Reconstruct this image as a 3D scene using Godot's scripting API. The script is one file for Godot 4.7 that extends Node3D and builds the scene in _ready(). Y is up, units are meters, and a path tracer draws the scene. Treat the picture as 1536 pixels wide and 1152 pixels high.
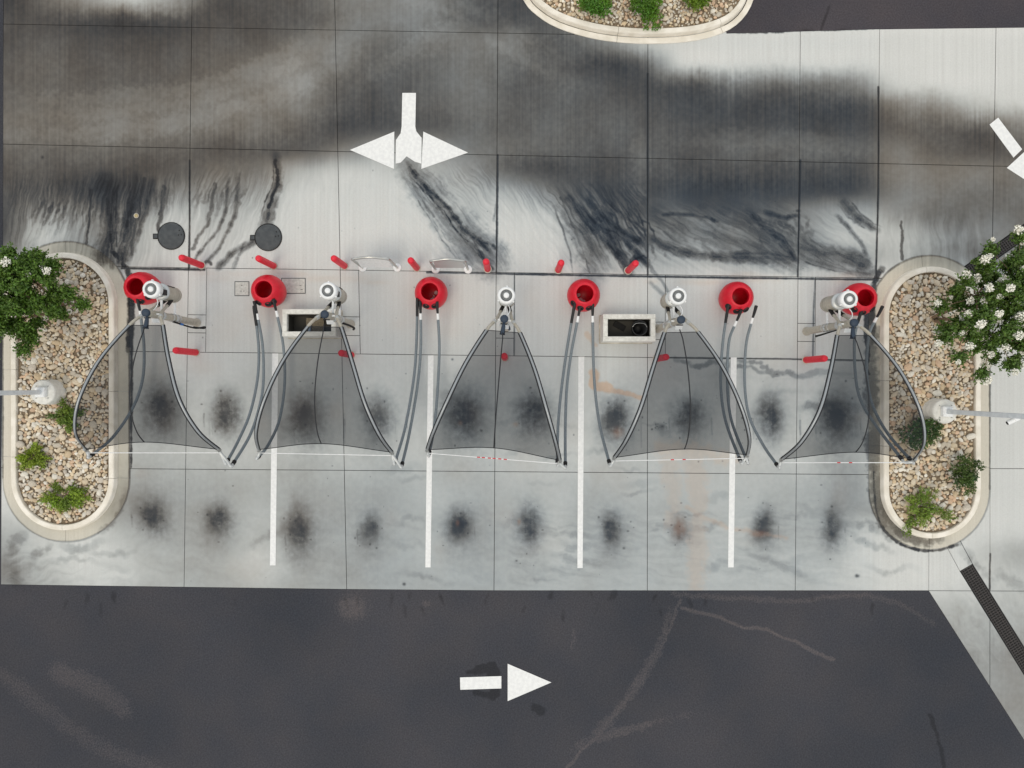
extends Node3D
# A car wash vacuum court seen straight down from a drone.
# Photograph pixels (1536 x 1152) are turned into metres: the ground shows 62 pixels to the metre
# and the camera hangs 17 m above it (found from the lean of the 1.07 m bollards).
const S := 62.0
const CAM_H := 17.0
var rng := RandomNumberGenerator.new()
var taken := {}
var M := {}

func g(px: float, py: float, h := 0.0) -> Vector3:
	var k := (CAM_H - h) / CAM_H / S
	return Vector3((px - 768.0) * k, h, (py - 576.0) * k)

func g2(px: float, py: float) -> Vector2:
	return Vector2((px - 768.0) / S, (py - 576.0) / S)

# ------------------------------------------------------------------ naming
func numbered(called: String) -> String:
	if not taken.has(called):
		taken[called] = 0
		return called
	taken[called] += 1
	return "%s_%03d" % [called, taken[called]]

func tag(o: Node, label: String, category: String, group := "") -> void:
	o.set_meta("label", label)
	o.set_meta("category", category)
	if group != "":
		o.set_meta("group", group)

func thing(called: String, label: String, category: String, at := Vector3.ZERO, turn := 0.0, group := "") -> Node3D:
	var o := Node3D.new()
	o.name = numbered(called)
	add_child(o)
	o.position = at
	o.rotation.y = turn
	tag(o, label, category, group)
	return o

func part(called: String, mesh: Mesh, mat: Material, parent: Node, at := Vector3.ZERO) -> MeshInstance3D:
	var o := MeshInstance3D.new()
	o.name = called if parent != self else numbered(called)
	o.mesh = mesh
	if mat:
		o.material_override = mat
	parent.add_child(o, true)
	o.position = at
	return o

func structure(o: Node) -> void:
	o.set_meta("kind", "structure")

# ------------------------------------------------------------------ shapes
func st_begin() -> SurfaceTool:
	var st := SurfaceTool.new()
	st.begin(Mesh.PRIMITIVE_TRIANGLES)
	return st

func done(st: SurfaceTool) -> ArrayMesh:
	st.generate_normals()
	return st.commit()

func tri(st: SurfaceTool, a: Vector3, b: Vector3, c: Vector3) -> void:
	st.add_vertex(a); st.add_vertex(b); st.add_vertex(c)

func quad(st: SurfaceTool, a: Vector3, b: Vector3, c: Vector3, d: Vector3) -> void:
	tri(st, a, b, c); tri(st, a, c, d)

func catmull(pts: Array, per: int) -> PackedVector3Array:
	var c := PackedVector3Array()
	var n := pts.size()
	for i in n - 1:
		var p0: Vector3 = pts[maxi(i - 1, 0)]
		var p1: Vector3 = pts[i]
		var p2: Vector3 = pts[i + 1]
		var p3: Vector3 = pts[mini(i + 2, n - 1)]
		for k in per:
			c.append(p1.cubic_interpolate(p2, p0, p3, float(k) / per))
	c.append(pts[n - 1])
	return c

func add_tube(st: SurfaceTool, path: PackedVector3Array, r0: float, r1: float, seg := 10, caps := true) -> void:
	st.set_smooth_group(1)
	var n := path.size()
	var rings := []
	var up := Vector3.UP
	for i in n:
		var t: Vector3 = (path[mini(i + 1, n - 1)] - path[maxi(i - 1, 0)]).normalized()
		if absf(t.dot(up)) > 0.95:
			up = Vector3.RIGHT if absf(t.x) < 0.8 else Vector3.FORWARD
		var a := t.cross(up).normalized()
		var b := a.cross(t).normalized()
		up = b
		var r := lerpf(r0, r1, float(i) / (n - 1))
		var ring := PackedVector3Array()
		for k in seg:
			var w := TAU * k / seg
			ring.append(path[i] + a * cos(w) * r + b * sin(w) * r)
		rings.append(ring)
	for i in n - 1:
		for k in seg:
			var q := (k + 1) % seg
			quad(st, rings[i][k], rings[i][q], rings[i + 1][q], rings[i + 1][k])
	if caps:
		st.set_smooth_group(-1)
		for k in range(1, seg - 1):
			tri(st, rings[0][0], rings[0][k + 1], rings[0][k])
			tri(st, rings[n - 1][0], rings[n - 1][k], rings[n - 1][k + 1])

func tube(path: PackedVector3Array, r0: float, r1 := -1.0, seg := 10) -> ArrayMesh:
	var st := st_begin()
	add_tube(st, path, r0, r0 if r1 < 0 else r1, seg)
	return done(st)

func rod(a: Vector3, b: Vector3, r0: float, r1 := -1.0, seg := 12) -> ArrayMesh:
	return tube(PackedVector3Array([a, b]), r0, r1, seg)

func add_lathe(st: SurfaceTool, prof: Array, seg := 32, at := Vector3.ZERO, smooth := true) -> void:
	st.set_smooth_group(1 if smooth else -1)
	for i in prof.size() - 1:
		var p: Vector2 = prof[i]
		var q: Vector2 = prof[i + 1]
		for k in seg:
			var a := TAU * k / seg
			var b := TAU * (k + 1) / seg
			var p0 := at + Vector3(cos(a) * p.x, p.y, sin(a) * p.x)
			var p1 := at + Vector3(cos(b) * p.x, p.y, sin(b) * p.x)
			var q0 := at + Vector3(cos(a) * q.x, q.y, sin(a) * q.x)
			var q1 := at + Vector3(cos(b) * q.x, q.y, sin(b) * q.x)
			if p.x > 0.0001:
				tri(st, p0, q0, p1)
			if q.x > 0.0001:
				tri(st, p1, q0, q1)

func lathe(prof: Array, seg := 32, at := Vector3.ZERO) -> ArrayMesh:
	var st := st_begin()
	add_lathe(st, prof, seg, at)
	return done(st)

func add_bevel_box(st: SurfaceTool, c: Vector3, s: Vector3, bev := 0.005, basis := Basis.IDENTITY) -> void:
	st.set_smooth_group(-1)
	var h := s * 0.5
	var b := minf(bev, minf(h.x, minf(h.y, h.z)) * 0.9)
	# stacked rings from the bottom to the top
	var lv := [[-h.y, b], [-h.y + b, 0.0], [h.y - b, 0.0], [h.y, b]]
	var rings := []
	for l in lv:
		var ix: float = h.x - l[1]
		var iz: float = h.z - l[1]
		var y: float = l[0]
		var cb := b * 0.7
		var r := PackedVector3Array()
		for v in [Vector3(ix - cb, y, -iz), Vector3(ix, y, -iz + cb), Vector3(ix, y, iz - cb), Vector3(ix - cb, y, iz), Vector3(-ix + cb, y, iz), Vector3(-ix, y, iz - cb), Vector3(-ix, y, -iz + cb), Vector3(-ix + cb, y, -iz)]:
			r.append(c + basis * v)
		rings.append(r)
	for i in 3:
		for k in 8:
			var q := (k + 1) % 8
			quad(st, rings[i][k], rings[i + 1][k], rings[i + 1][q], rings[i][q])
	for k in range(1, 7):
		tri(st, rings[3][0], rings[3][k], rings[3][k + 1])
		tri(st, rings[0][0], rings[0][k + 1], rings[0][k])

func bevel_box(c: Vector3, s: Vector3, bev := 0.005, basis := Basis.IDENTITY) -> ArrayMesh:
	var st := st_begin()
	add_bevel_box(st, c, s, bev, basis)
	return done(st)

# flat prism over a polygon given in metres, with a bevelled upper edge; the UV is the paved court's map
var uv_shift := Vector2.ZERO
func uv_of(p: Vector2) -> Vector2:
	p += uv_shift / S
	return Vector2((p.x * S + 768.0 + 256.0) / 2048.0, (p.y * S + 576.0 + 192.0) / 1536.0)

func prism(poly: PackedVector2Array, y0: float, y1: float, bev := 0.0) -> ArrayMesh:
	var st := st_begin()
	st.set_smooth_group(-1)
	var top := poly
	if bev > 0.0:
		var o := Geometry2D.offset_polygon(poly, -bev)
		if o.size() == 1 and o[0].size() == poly.size():
			# match the ring that the offset starts on
			var best := 0
			var bd := 1e9
			for i in o[0].size():
				var dd: float = o[0][i].distance_to(poly[0])
				if dd < bd:
					bd = dd; best = i
			var t := PackedVector2Array()
			for i in o[0].size():
				t.append(o[0][(best + i) % o[0].size()])
			if t[1].distance_to(poly[1]) < bev * 6.0:
				top = t
	var idx := Geometry2D.triangulate_polygon(top)
	for i in range(0, idx.size(), 3):
		var a := top[idx[i]]
		var b := top[idx[i + 1]]
		var c := top[idx[i + 2]]
		if (b - a).cross(c - a) < 0.0:
			var s := b; b = c; c = s
		for p: Vector2 in [a, b, c]:
			st.set_uv(uv_of(p)); st.add_vertex(Vector3(p.x, y1, p.y))
	if y1 - y0 > 0.0005:
		var n := poly.size()
		var area := 0.0
		for i in n:
			area += poly[i].cross(poly[(i + 1) % n])
		for i in n:
			var j := (i + 1) % n
			var p0 := poly[i]; var p1 := poly[j]
			var q0 := top[i]; var q1 := top[j]
			if area < 0.0:
				p0 = poly[j]; p1 = poly[i]; q0 = top[j]; q1 = top[i]
			var ym := y1 - (bev * 0.6 if top != poly else 0.0)
			var list := [[p0, y0, p1, y0, p1, ym, p0, ym]]
			if top != poly:
				list.append([p0, ym, p1, ym, q1, y1, q0, y1])
			for r in list:
				for t in [[0, 2, 4], [0, 4, 6]]:
					for w: int in t:
						var v: Vector2 = r[w]
						st.set_uv(uv_of(v)); st.add_vertex(Vector3(v.x, r[w + 1], v.y))
	return done(st)

func px_poly(list: Array) -> PackedVector2Array:
	var o := PackedVector2Array()
	for p in list:
		o.append(g2(p[0], p[1]))
	return o

# ------------------------------------------------------------------ materials
func mat(c: Color, rough := 0.6, metal := 0.0, spec := 0.5) -> StandardMaterial3D:
	var m := StandardMaterial3D.new()
	m.albedo_color = c
	m.roughness = rough
	m.metallic = metal
	m.metallic_specular = spec
	return m

func noise_tex(c0: Color, c1: Color, freq: float, sd: int, size := 256, oct := 4) -> NoiseTexture2D:
	var n := FastNoiseLite.new()
	n.noise_type = FastNoiseLite.TYPE_SIMPLEX_SMOOTH
	n.frequency = freq
	n.seed = sd
	n.fractal_octaves = oct
	var t := NoiseTexture2D.new()
	t.width = size; t.height = size
	t.seamless = true
	t.noise = n
	var gr := Gradient.new()
	gr.set_color(0, c0); gr.set_color(1, c1)
	gr.set_offset(0, 0.25); gr.set_offset(1, 0.75)
	t.color_ramp = gr
	return t

func noise_mat(c0: Color, c1: Color, freq: float, scale: float, rough: float, sd: int, metal := 0.0) -> StandardMaterial3D:
	var m := mat(Color.WHITE, rough, metal)
	m.albedo_texture = noise_tex(c0, c1, freq, sd)
	m.uv1_triplanar = true
	m.uv1_world_triplanar = true
	m.uv1_scale = Vector3.ONE * scale
	return m

func c8(r: int, gg: int, b: int) -> Color:
	return Color8(r, gg, b)

func make_materials() -> void:
	M.red = noise_mat(c8(196, 8, 34), c8(216, 14, 44), 0.02, 1.1, 0.42, 3)
	M.red_paint = noise_mat(c8(212, 22, 44), c8(228, 40, 62), 0.02, 2.0, 0.5, 4)
	M.black = mat(c8(22, 23, 25), 0.55)
	M.rubber = mat(c8(14, 14, 15), 0.75)
	M.hose = noise_mat(c8(104, 114, 120), c8(122, 131, 136), 0.03, 3.0, 0.5, 5)
	M.beige = noise_mat(c8(170, 164, 150), c8(186, 180, 166), 0.02, 2.0, 0.42, 6, 0.15)
	M.white = noise_mat(c8(226, 228, 228), c8(238, 239, 238), 0.02, 2.0, 0.45, 7)
	M.lightgrey = mat(c8(192, 195, 194), 0.4, 0.3)
	M.steel = mat(c8(190, 190, 186), 0.3, 0.85)
	M.arm = mat(c8(156, 160, 162), 0.34, 0.45)
	M.navy = mat(c8(42, 56, 72), 0.6)
	M.cable = mat(c8(34, 36, 40), 0.7)
	M.fabric_hem = mat(c8(32, 34, 38), 0.9)
	var f := mat(Color(0.135, 0.155, 0.18, 0.52), 0.95)
	f.transparency = BaseMaterial3D.TRANSPARENCY_ALPHA
	f.cull_mode = BaseMaterial3D.CULL_DISABLED
	f.metallic_specular = 0.0
	M.fabric = f
	M.kerb = noise_mat(c8(218, 211, 196), c8(236, 230, 218), 0.012, 0.55, 0.9, 8)
	M.gutter = noise_mat(c8(196, 189, 176), c8(226, 220, 208), 0.01, 0.5, 0.9, 9)
	M.cast = noise_mat(c8(206, 205, 198), c8(224, 223, 216), 0.02, 1.2, 0.85, 10)
	M.cast_dark = noise_mat(c8(168, 162, 148), c8(204, 198, 184), 0.015, 0.9, 0.88, 11)
	M.soil = noise_mat(c8(112, 98, 80), c8(146, 130, 108), 0.05, 1.5, 0.95, 12)
	M.paint = noise_mat(c8(222, 223, 222), c8(232, 233, 231), 0.05, 0.7, 0.7, 13)
	M.iron = noise_mat(c8(60, 65, 68), c8(74, 78, 80), 0.02, 1.0, 0.7, 14)
	M.iron_dark = mat(c8(18, 18, 19), 0.8)
	M.cover = noise_mat(c8(180, 180, 174), c8(198, 198, 192), 0.03, 1.5, 0.8, 15)
	M.filler = mat(c8(34, 33, 32), 0.95)
	M.far = noise_mat(c8(52, 52, 55), c8(68, 67, 68), 0.02, 0.12, 0.95, 16)
	M.bark = noise_mat(c8(112, 92, 72), c8(150, 128, 104), 0.04, 3.0, 0.9, 17)
	M.galv = noise_mat(c8(212, 217, 220), c8(224, 228, 230), 0.02, 1.0, 0.5, 18)
	M.shade_lining = mat(c8(62, 60, 54), .7)  # dark colour standing in for the shade inside the concrete bins
	M.blue = mat(c8(30, 104, 176), 0.5)
	M.redsmall = mat(c8(210, 20, 40), 0.5)
	M.brass = mat(c8(180, 164, 120), 0.5, 0.4)
	var lf := mat(Color.WHITE, 0.55)
	lf.vertex_color_use_as_albedo = true
	lf.cull_mode = BaseMaterial3D.CULL_DISABLED
	lf.backlight_enabled = true
	lf.backlight = Color(0.26, 0.36, 0.08)
	M.leaf = lf
	var fl := mat(c8(244, 242, 230), 0.8)
	fl.cull_mode = BaseMaterial3D.CULL_DISABLED
	M.flower = fl
	var sv := mat(Color.WHITE, 0.8)
	sv.vertex_color_use_as_albedo = true
	M.pebble = sv

# ------------------------------------------------------------------ the paving's stains, as an albedo map
const TW := 2048
const TH := 1536
var D := PackedFloat32Array()      # dark film left by water and tyres, plus one lane edge's painted shadow, 0 to 1
var R := PackedFloat32Array()      # rust and clay
var L := PackedFloat32Array()      # pale dust
var NF := PackedByteArray()
var NS := PackedByteArray()
var NB := PackedByteArray()
var NW := PackedByteArray()

func noise_bytes(freq: float, sd: int, w: int, h: int, oct := 4) -> PackedByteArray:
	var n := FastNoiseLite.new()
	n.noise_type = FastNoiseLite.TYPE_SIMPLEX_SMOOTH
	n.frequency = freq
	n.seed = sd
	n.fractal_octaves = oct
	var im := n.get_image(w, h)
	im.convert(Image.FORMAT_L8)
	if w != TW or h != TH:
		im.resize(TW, TH, Image.INTERPOLATE_CUBIC)
	return im.get_data()

# a trail of dirt: points are photograph pixels
var wander := FastNoiseLite.new()
func trail(which: int, pts: Array, w0: float, w1: float, v: float, soft: float, rag := 1.0, fade := 0.0, wand := 1.0) -> void:
	var p3 := []
	for p in pts:
		p3.append(Vector3(p[0] + 256.0, p[1] + 192.0, 0))
	var path := catmull(p3, 7)
	var n := path.size()
	wander.frequency = .045
	var ph := float(pts[0][0]) * 7.3 + float(pts[0][1]) * 3.1
	var am := minf(1.2 + soft * .35, 3.2) * wand
	for i in range(1, n):
		var d := (path[mini(i + 1, n - 1)] - path[i - 1]).normalized()
		var w := wander.get_noise_2d(path[i].x + ph * .01, path[i].y) * am * 1.6
		path[i] += Vector3(-d.y, d.x, 0) * w
	for i in n - 1:
		var a := Vector2(path[i].x, path[i].y)
		var b := Vector2(path[i + 1].x, path[i + 1].y)
		var t0 := float(i) / (n - 1)
		var nz := wander.get_noise_2d(ph + i * 9.0, 50.0)
		var hw := lerpf(w0, w1, t0) * 0.5 * (1.0 + nz * .7 * wand)
		var vv := v
		if fade > 0.0:
			vv *= smoothstep(0.0, fade * .6, t0 + .04) * smoothstep(1.0, 1.0 - fade, t0) * (.8 + nz * .5)
		var m := hw + soft * (1.0 + rag) + 1.0
		var x0 := maxi(int(minf(a.x, b.x) - m), 0)
		var x1 := mini(int(maxf(a.x, b.x) + m), TW - 1)
		var y0 := maxi(int(minf(a.y, b.y) - m), 0)
		var y1 := mini(int(maxf(a.y, b.y) + m), TH - 1)
		var ab := b - a
		var l2 := maxf(ab.length_squared(), 0.001)
		for y in range(y0, y1 + 1):
			for x in range(x0, x1 + 1):
				var q := Vector2(x, y) - a
				var t := clampf(q.dot(ab) / l2, 0.0, 1.0)
				var dist := (q - ab * t).length()
				var k := y * TW + x
				dist += ((float(NB[k]) - 128.0) * .004 + (float(NW[k]) - 128.0) * .0035) * soft * rag
				var e := 1.0 - (dist - hw) / soft
				if e <= 0.0:
					continue
				e = minf(e, 1.0)
				var val := vv * e * e * (3.0 - 2.0 * e) * (0.8 + 0.4 * float(NF[k]) / 255.0)
				if which == 0:
					if val > D[k]: D[k] = val
				elif which == 1:
					if val > R[k]: R[k] = val
				else:
					if val > L[k]: L[k] = val

# a run of dirty water: a wash with a darker middle; the filaments come from FIL
func flow(pts: Array, w0: float, w1: float, v: float, threads: int) -> void:
	trail(0, pts, w0 * .5, w1 * .5, v * .74, maxf((w0 + w1) * .36, 3.5), .7, .14, .5)
	trail(0, pts, w0 * .12, w1 * .14, v, maxf((w0 + w1) * .16, 2.2), .7, .16, .8)
	if threads > 6:
		for i in 3:
			var q := []
			var off := rng.randf_range(-1.0, 1.0)
			for k in pts.size():
				q.append([pts[k][0] + off * lerpf(w0, w1, float(k) / pts.size()), pts[k][1] - off * 4.0])
			trail(0, q, .6, .3, v * rng.randf_range(.6, 1.0), 2.2, .6, .4, 1.0)

var FIL := PackedByteArray()
# threads of the film where it ran: ridged noise drawn out along each slab's fall
func filaments() -> void:
	FIL.resize(TW * TH)
	FIL.fill(128)
	var rn := FastNoiseLite.new()
	rn.noise_type = FastNoiseLite.TYPE_SIMPLEX_SMOOTH
	rn.fractal_type = FastNoiseLite.FRACTAL_RIDGED
	rn.fractal_octaves = 3
	rn.frequency = 1.0
	var wn := FastNoiseLite.new()
	wn.frequency = .016
	wn.seed = 8
	# x0, y0, x1, y1, direction of the fall, fineness, wander, strength
	for z in [[8,245,286,406,-.16,1.0,.11,6.0,.8], [286,240,440,406,-.34,1.0,.10,6.0,.75], [440,240,600,406,-.1,1.0,.05,10.0,.5], [590,235,746,411,.66,.76,.10,7.0,.9], [746,262,972,414,.56,.82,.11,7.0,.85], [972,292,1199,418,.86,.5,.09,6.0,.55], [1199,300,1316,418,.8,.55,.08,6.0,.5], [1316,300,1480,420,.05,1.0,.06,6.0,.6], [1000,535,1316,575,1.0,.1,.06,12.0,.4], [200,740,760,884,1.0,.25,.025,16.0,.2], [760,740,1400,884,1.0,.14,.05,10.0,.3], [4,800,200,880,.9,-.2,.05,16.0,.5], [1400,820,1536,1000,.6,.8,.04,16.0,.3]]:
		var d := Vector2(z[4], z[5]).normalized()
		for y in range(int(z[1]), int(z[3])):
			var f := minf(smoothstep(0.0, 40.0, y - z[1]), smoothstep(0.0, 10.0, z[3] - y))
			for x in range(int(z[0]), int(z[2])):
				var w := wn.get_noise_2d(x, y)
				var u: float = -d.y * x + d.x * y + w * z[7]
				var v := d.x * x + d.y * y
				var r := rn.get_noise_2d(u * z[6], v * .0065 + z[0])
				var e := f * minf(1.0, minf((x - z[0]) * .06, (z[2] - x) * .06) + .25)
				FIL[(y + 192) * TW + x + 256] = clampi(int(128.0 + r * 120.0 * e * z[8]), 0, 255)

func spot(which: int, cx: float, cy: float, rx: float, ry: float, v: float) -> void:
	cx += 256.0; cy += 192.0
	for y in range(maxi(int(cy - ry * 2.2), 0), mini(int(cy + ry * 2.2), TH - 1)):
		for x in range(maxi(int(cx - rx * 2.2), 0), mini(int(cx + rx * 2.2), TW - 1)):
			var k := y * TW + x
			var u := (x - cx) / rx
			var w := (y - cy) / ry
			var n2 := (float(NB[k]) - 128.0) / 128.0
			var n3 := (float(NW[k]) - 128.0) / 128.0
			var rr := (u + n2 * .35) * (u + n2 * .35) + (w + n2 * .3) * (w - n2 * .2)
			var e := exp(-maxf(rr, 0.0) * 1.05) * (1.0 + .35 * n2 + .30 * n3 + (float(NS[k]) - 128.0) * .0009 + (float(NF[k]) - 128.0) * .0012)
			e = clampf(e * 1.12 - .03, 0.0, 1.0) * v
			if which == 0:
				D[k] = 1.0 - (1.0 - D[k]) * (1.0 - e)
			elif which == 1:
				if e > R[k]: R[k] = e
			else:
				if e > L[k]: L[k] = e

func paint_stains() -> ImageTexture:
	NF = noise_bytes(0.35, 21, TW, TH, 3)
	NB = noise_bytes(0.012, 22, TW, TH, 5)
	NW = noise_bytes(0.09, 23, TW, TH, 3)
	NS = noise_bytes(0.2, 24, TW, 14, 5)
	var NL := noise_bytes(0.09, 25, 64, 48, 2)
	var n2 := TW * TH
	D.resize(n2); R.resize(n2); L.resize(n2)
	# dirt that water has carried over the slabs, read off the photograph every 64 x 32 pixels (0 clean to 9 black)
	var rows := [
		[8,6,4,2,4,7,7,6.5,5,4.5,4.5,6.5,7,7,4,2,2,6,6,6,6,6,6,6,6],
		[7,7,7.5,7.5,7.5,7,7,6.5,5.5,4.8,5,6.5,6.8,6,2,1,1,1,.8,.8,.8,.7,.6,.5,.5],
		[7,6.5,7,7,7,6.5,6.5,5.5,5,5.5,5.3,5,5,6.5,5,2,.7,.6,.7,.7,.7,.6,.5,.5,.5],
		[6.5,6,6.5,6.5,6.5,6,5.5,4.7,5.2,6,5.8,5.2,5.8,6.3,7.2,6.5,1,.9,.9,.9,.8,.6,.5,.5,.5],
		[6.3,6,6.3,6.3,6.2,5.7,5.2,4.5,6,6.5,6,5.3,6.3,6.2,6.8,7,6.8,6,5.4,5.4,4.5,1.5,.8,.6,.6],
		[6,5.8,6,5.7,5.7,5.2,5,5,6.6,6.7,6,5.5,6,6.3,6.3,6.5,7.4,7.4,7.3,7.4,7.4,5,4,2,1.2],
		[5.5,5.5,5.5,5.3,5.5,5.3,5.3,6,7.2,6.7,6.3,5.8,6,6,6.2,6.3,6.7,7,7,7.2,7.2,6.3,6.3,6.5,5],
		[6,6,6,6,6.2,6.5,6.5,6.5,5,3,3.5,5,5.5,6,6.5,6.3,6.5,6.3,6,6,6.2,5.2,6.2,6.8,6.5],
		[6.5,6.5,7,6.8,6.5,5.5,5,2.5,1.4,1.3,2,3.5,6,7,7,6.7,7,6.8,6.8,7,7,4.8,5,5,5.5],
		[6.5,6,7,7,4.5,3.5,3,1,.8,.7,1,2,2.5,5,7,6.8,7.5,7.6,7.4,7.2,7,4.8,4.8,5.3,5.3],
		[7,3.5,4,4,1.6,2,1.5,.7,.5,.5,.7,1.4,1,2,4.8,5.8,5,5,5.6,4,2.5,3.5,5,5,5.5],
		[7,1,3,2.4,1,1.4,1,.5,.4,.4,.5,1,.6,1,3.2,4.6,3.4,3.2,4.4,3.4,1.4,1.5,3,3.5,5],
		[4,1,2,2,.8,.8,.7,.5,.5,.6,.7,1,.6,.7,2.4,3.2,2.4,2.8,3.4,2.6,2.8,1.5,2.5,4,4],
		[1,1,1,.9,.7,.7,.8,.7,.6,.6,.6,.6,.6,.7,.8,.9,.7,.6,.6,.6,.7,1,1,1,1],
		[1,1,1,.8,.6,.7,1,.9,.6,.6,.6,.5,.6,.6,.8,.8,.8,.7,.6,.6,.7,1,.8,.6,.6],
		[1,1,1,.8,.6,.7,.8,.8,.6,.6,.6,.5,.6,.6,.7,.8,.9,.8,.7,.6,.8,1,.8,.6,.6],
		[1,1,1,1,.8,.7,.8,1,.9,.8,.8,.9,.9,.8,.8,.9,1.2,1,.9,.8,1,1.2,.8,.5,.5],
		[1,1,1,1.2,1,.9,1,1.2,1.2,.9,1,1.1,1.1,1,.9,1.1,1.4,1.4,1.2,1.2,1.4,1.4,.8,.5,.5],
		[1,1,1,1.6,1.4,1,1.2,1.5,1.5,1,1.3,1.6,1.5,1,1,1.4,1.5,1.6,1.1,1.3,1.8,1.6,.8,.6,.6],
		[1,1,1,1.8,1.5,1.1,1.3,1.6,1.6,1.1,1.4,1.6,1.5,1,1.1,1.4,1.5,1.5,1.1,1.3,2,1.8,.8,.6,.6],
		[1,1,1,1.7,1.5,1.3,1.2,1.5,1.6,1.3,1.4,1.6,1.4,1.1,1.2,1.3,1.4,1.4,1.2,1.3,2,1.8,.7,.6,.6],
		[1,1,1,1.5,1.4,1.3,1.2,1.4,1.4,1.3,1.3,1.4,1.2,1,1.2,1.2,1.3,1.2,1.1,1.2,2,1.8,.6,.7,.7],
		[1,1,1,1.8,1.9,1.7,1.5,1.6,1.6,1.6,1.4,1.5,1.2,1,1.3,1.3,1.4,1.2,1.2,1.4,2.4,1.8,.6,.7,.7],
		[1,1,1,2.6,2.6,2.4,2,2.3,2.2,2.3,1.7,2,1.6,1.4,2,1.6,1.6,1.4,1.6,2.1,3,2,.6,.7,.8],
		[1,1,1,2.8,2.6,2.4,1.8,2.5,2.4,2.4,1.8,2.2,2,1.4,2.2,1.9,1.8,1.5,1.8,2.1,2.6,2,.6,.6,.8],
		[2.4,1.2,.8,1.8,2.3,2.4,1.6,2.5,2.5,2.4,1.9,2.2,2.2,1.2,2.2,2,1.8,1.5,1.7,1.9,1.2,.8,.6,.8,1.2],
		[3.4,1.4,.6,1.2,2.1,2.3,1.1,2.2,2.4,2.4,1.8,2.2,2.1,1.3,2,1.9,1.7,1.6,1.5,1.6,.8,.6,.6,1.4,2.4],
		[4.2,2.4,1,1.2,2,2.2,1.4,2.2,2.4,2.4,2,2.3,2.1,1.8,2,1.9,1.7,1.7,1.6,1.6,.9,.6,.6,1,1.8],
		[3,2.4,2,2,2,2.2,2,2.2,2.4,2.4,2.2,2.4,2.2,2,2,2,1.8,1.8,1.6,1.6,1.2,1,1.4,1.6,1.8],
		[3,2.4,2,2,2,2.2,2,2.2,2.4,2.4,2.2,2.4,2.2,2,2,2,1.8,1.8,1.6,1.6,1.6,2,2.2,2.4,2.4],
		[3,2.4,2,2,2,2.2,2,2.2,2.4,2.4,2.2,2.4,2.2,2,2,2,1.8,1.8,1.6,1.6,2,2.4,3,3,3],
		[3,2.4,2,2,2,2.2,2,2.2,2.4,2.4,2.2,2.4,2.2,2,2,2,1.8,1.8,1.6,1.6,2,2.6,3.2,3.4,3.6]]
	var nr := rows.size()
	var cim := Image.create(33, 48, false, Image.FORMAT_L8)
	for j in 48:
		for i in 33:
			var r: Array = rows[clampi(j - 6, 0, nr - 1)]
			var v: float = r[clampi(i - 4, 0, 24)]
			if j > 27 and i > 6 and i < 25:
				v += .35
			if j >= 19 and (i <= 6 or i == 25 or i == 26):
				v = minf(v, .1) if j < 30 else v       # the cleaner gutters of the planted islands
			cim.set_pixel(i, j, Color(v / 9.0, v / 9.0, v / 9.0))
	# the nodes of the grid sit on its pixels' corners: 2112 x 1536 holds 33 x 48 cells
	cim.resize(2112, 1536, Image.INTERPOLATE_CUBIC)
	var GD := cim.get_data()
	rng.seed = 77
	filaments()
	# trails of dirty water
	flow([[203,262],[198,300],[190,345],[178,400]], 11.25, 17.5, .93, 10)
	flow([[158,268],[163,330],[157,388]], 22.5, 25, .82, 14)
	flow([[170,268],[166,330],[168,398]], 6.25, 10, .92, 7)
	trail(0, [[245,280],[243,308],[236,345]], 3, 2, .5, 3)
	flow([[228,268],[221,300],[207,345],[192,392]], 7.5, 8.75, .68, 6)
	trail(0, [[216,268],[210,305],[203,340],[196,380]], 3, 3, .6, 3)
	trail(0, [[136,285],[133,330],[128,365]], 2, 2, .6, 2)
	rng.seed = 77
	for i in 16:
		var x := 46.0 + i * 6.3 + rng.randf_range(-3, 3)
		var e := rng.randf_range(320, 372)
		trail(0, [[x + 16, 288 + rng.randf_range(-6, 8)], [x + 6, 318], [x - 6 - (e - 320) * .16, e]], 2.4, .8, rng.randf_range(.3, .6), 2.6, 1.0, .7, 1.6)
	for i in 15:
		var x := 292.0 + i * 5.0 + rng.randf_range(-3, 3)
		var e := rng.randf_range(300, 360)
		trail(0, [[x + 10, 276], [x, 298], [x - 12 - rng.randf() * 8, e]], 2.2, .8, rng.randf_range(.2, .42), 3.0, 1.0, .7, 1.8)
	for i in 12:
		var x := 208.0 + i * 4.0
		trail(0, [[x + 6, 278], [x + 2, 300], [x - 4, rng.randf_range(310, 345)]], 2, .8, rng.randf_range(.2, .45), 2.6, 1.0, .7, 1.6)
	flow([[342,268],[337,318],[322,350],[303,372],[288,396]], 5, 2.5, .58, 5)
	flow([[358,262],[352,318],[342,345],[325,375],[306,396]], 7.5, 3.125, .58, 6)
	trail(0, [[322,275],[312,330],[300,350],[288,372]], 3, 2, .45, 3)
	flow([[412,232],[417,262],[407,300],[397,342]], 5, 18.75, .76, 11)
	trail(0, [[413,240],[416,270],[403,310]], 3, 3, .9, 3)
	flow([[380,360],[366,370],[346,380],[326,401]], 8.75, 6.25, .7, 6)
	flow([[364,374],[356,386],[350,402]], 5, 2.5, .45, 5)
	trail(0, [[300,404],[310,392],[316,396]], 2, 2, .6, 2)
	# below the forked arrow
	flow([[605,238],[640,284],[676,330],[712,372],[744,402]], 15, 57.5, .42, 28)
	flow([[607,240],[640,282],[668,308],[694,344],[718,362],[743,390]], 5, 12.5, .9, 8)
	flow([[636,282],[660,315],[690,352],[735,400]], 6.25, 7.5, .6, 6)
	flow([[696,340],[712,366],[728,392],[741,404]], 7.5, 6.25, .85, 6)
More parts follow.
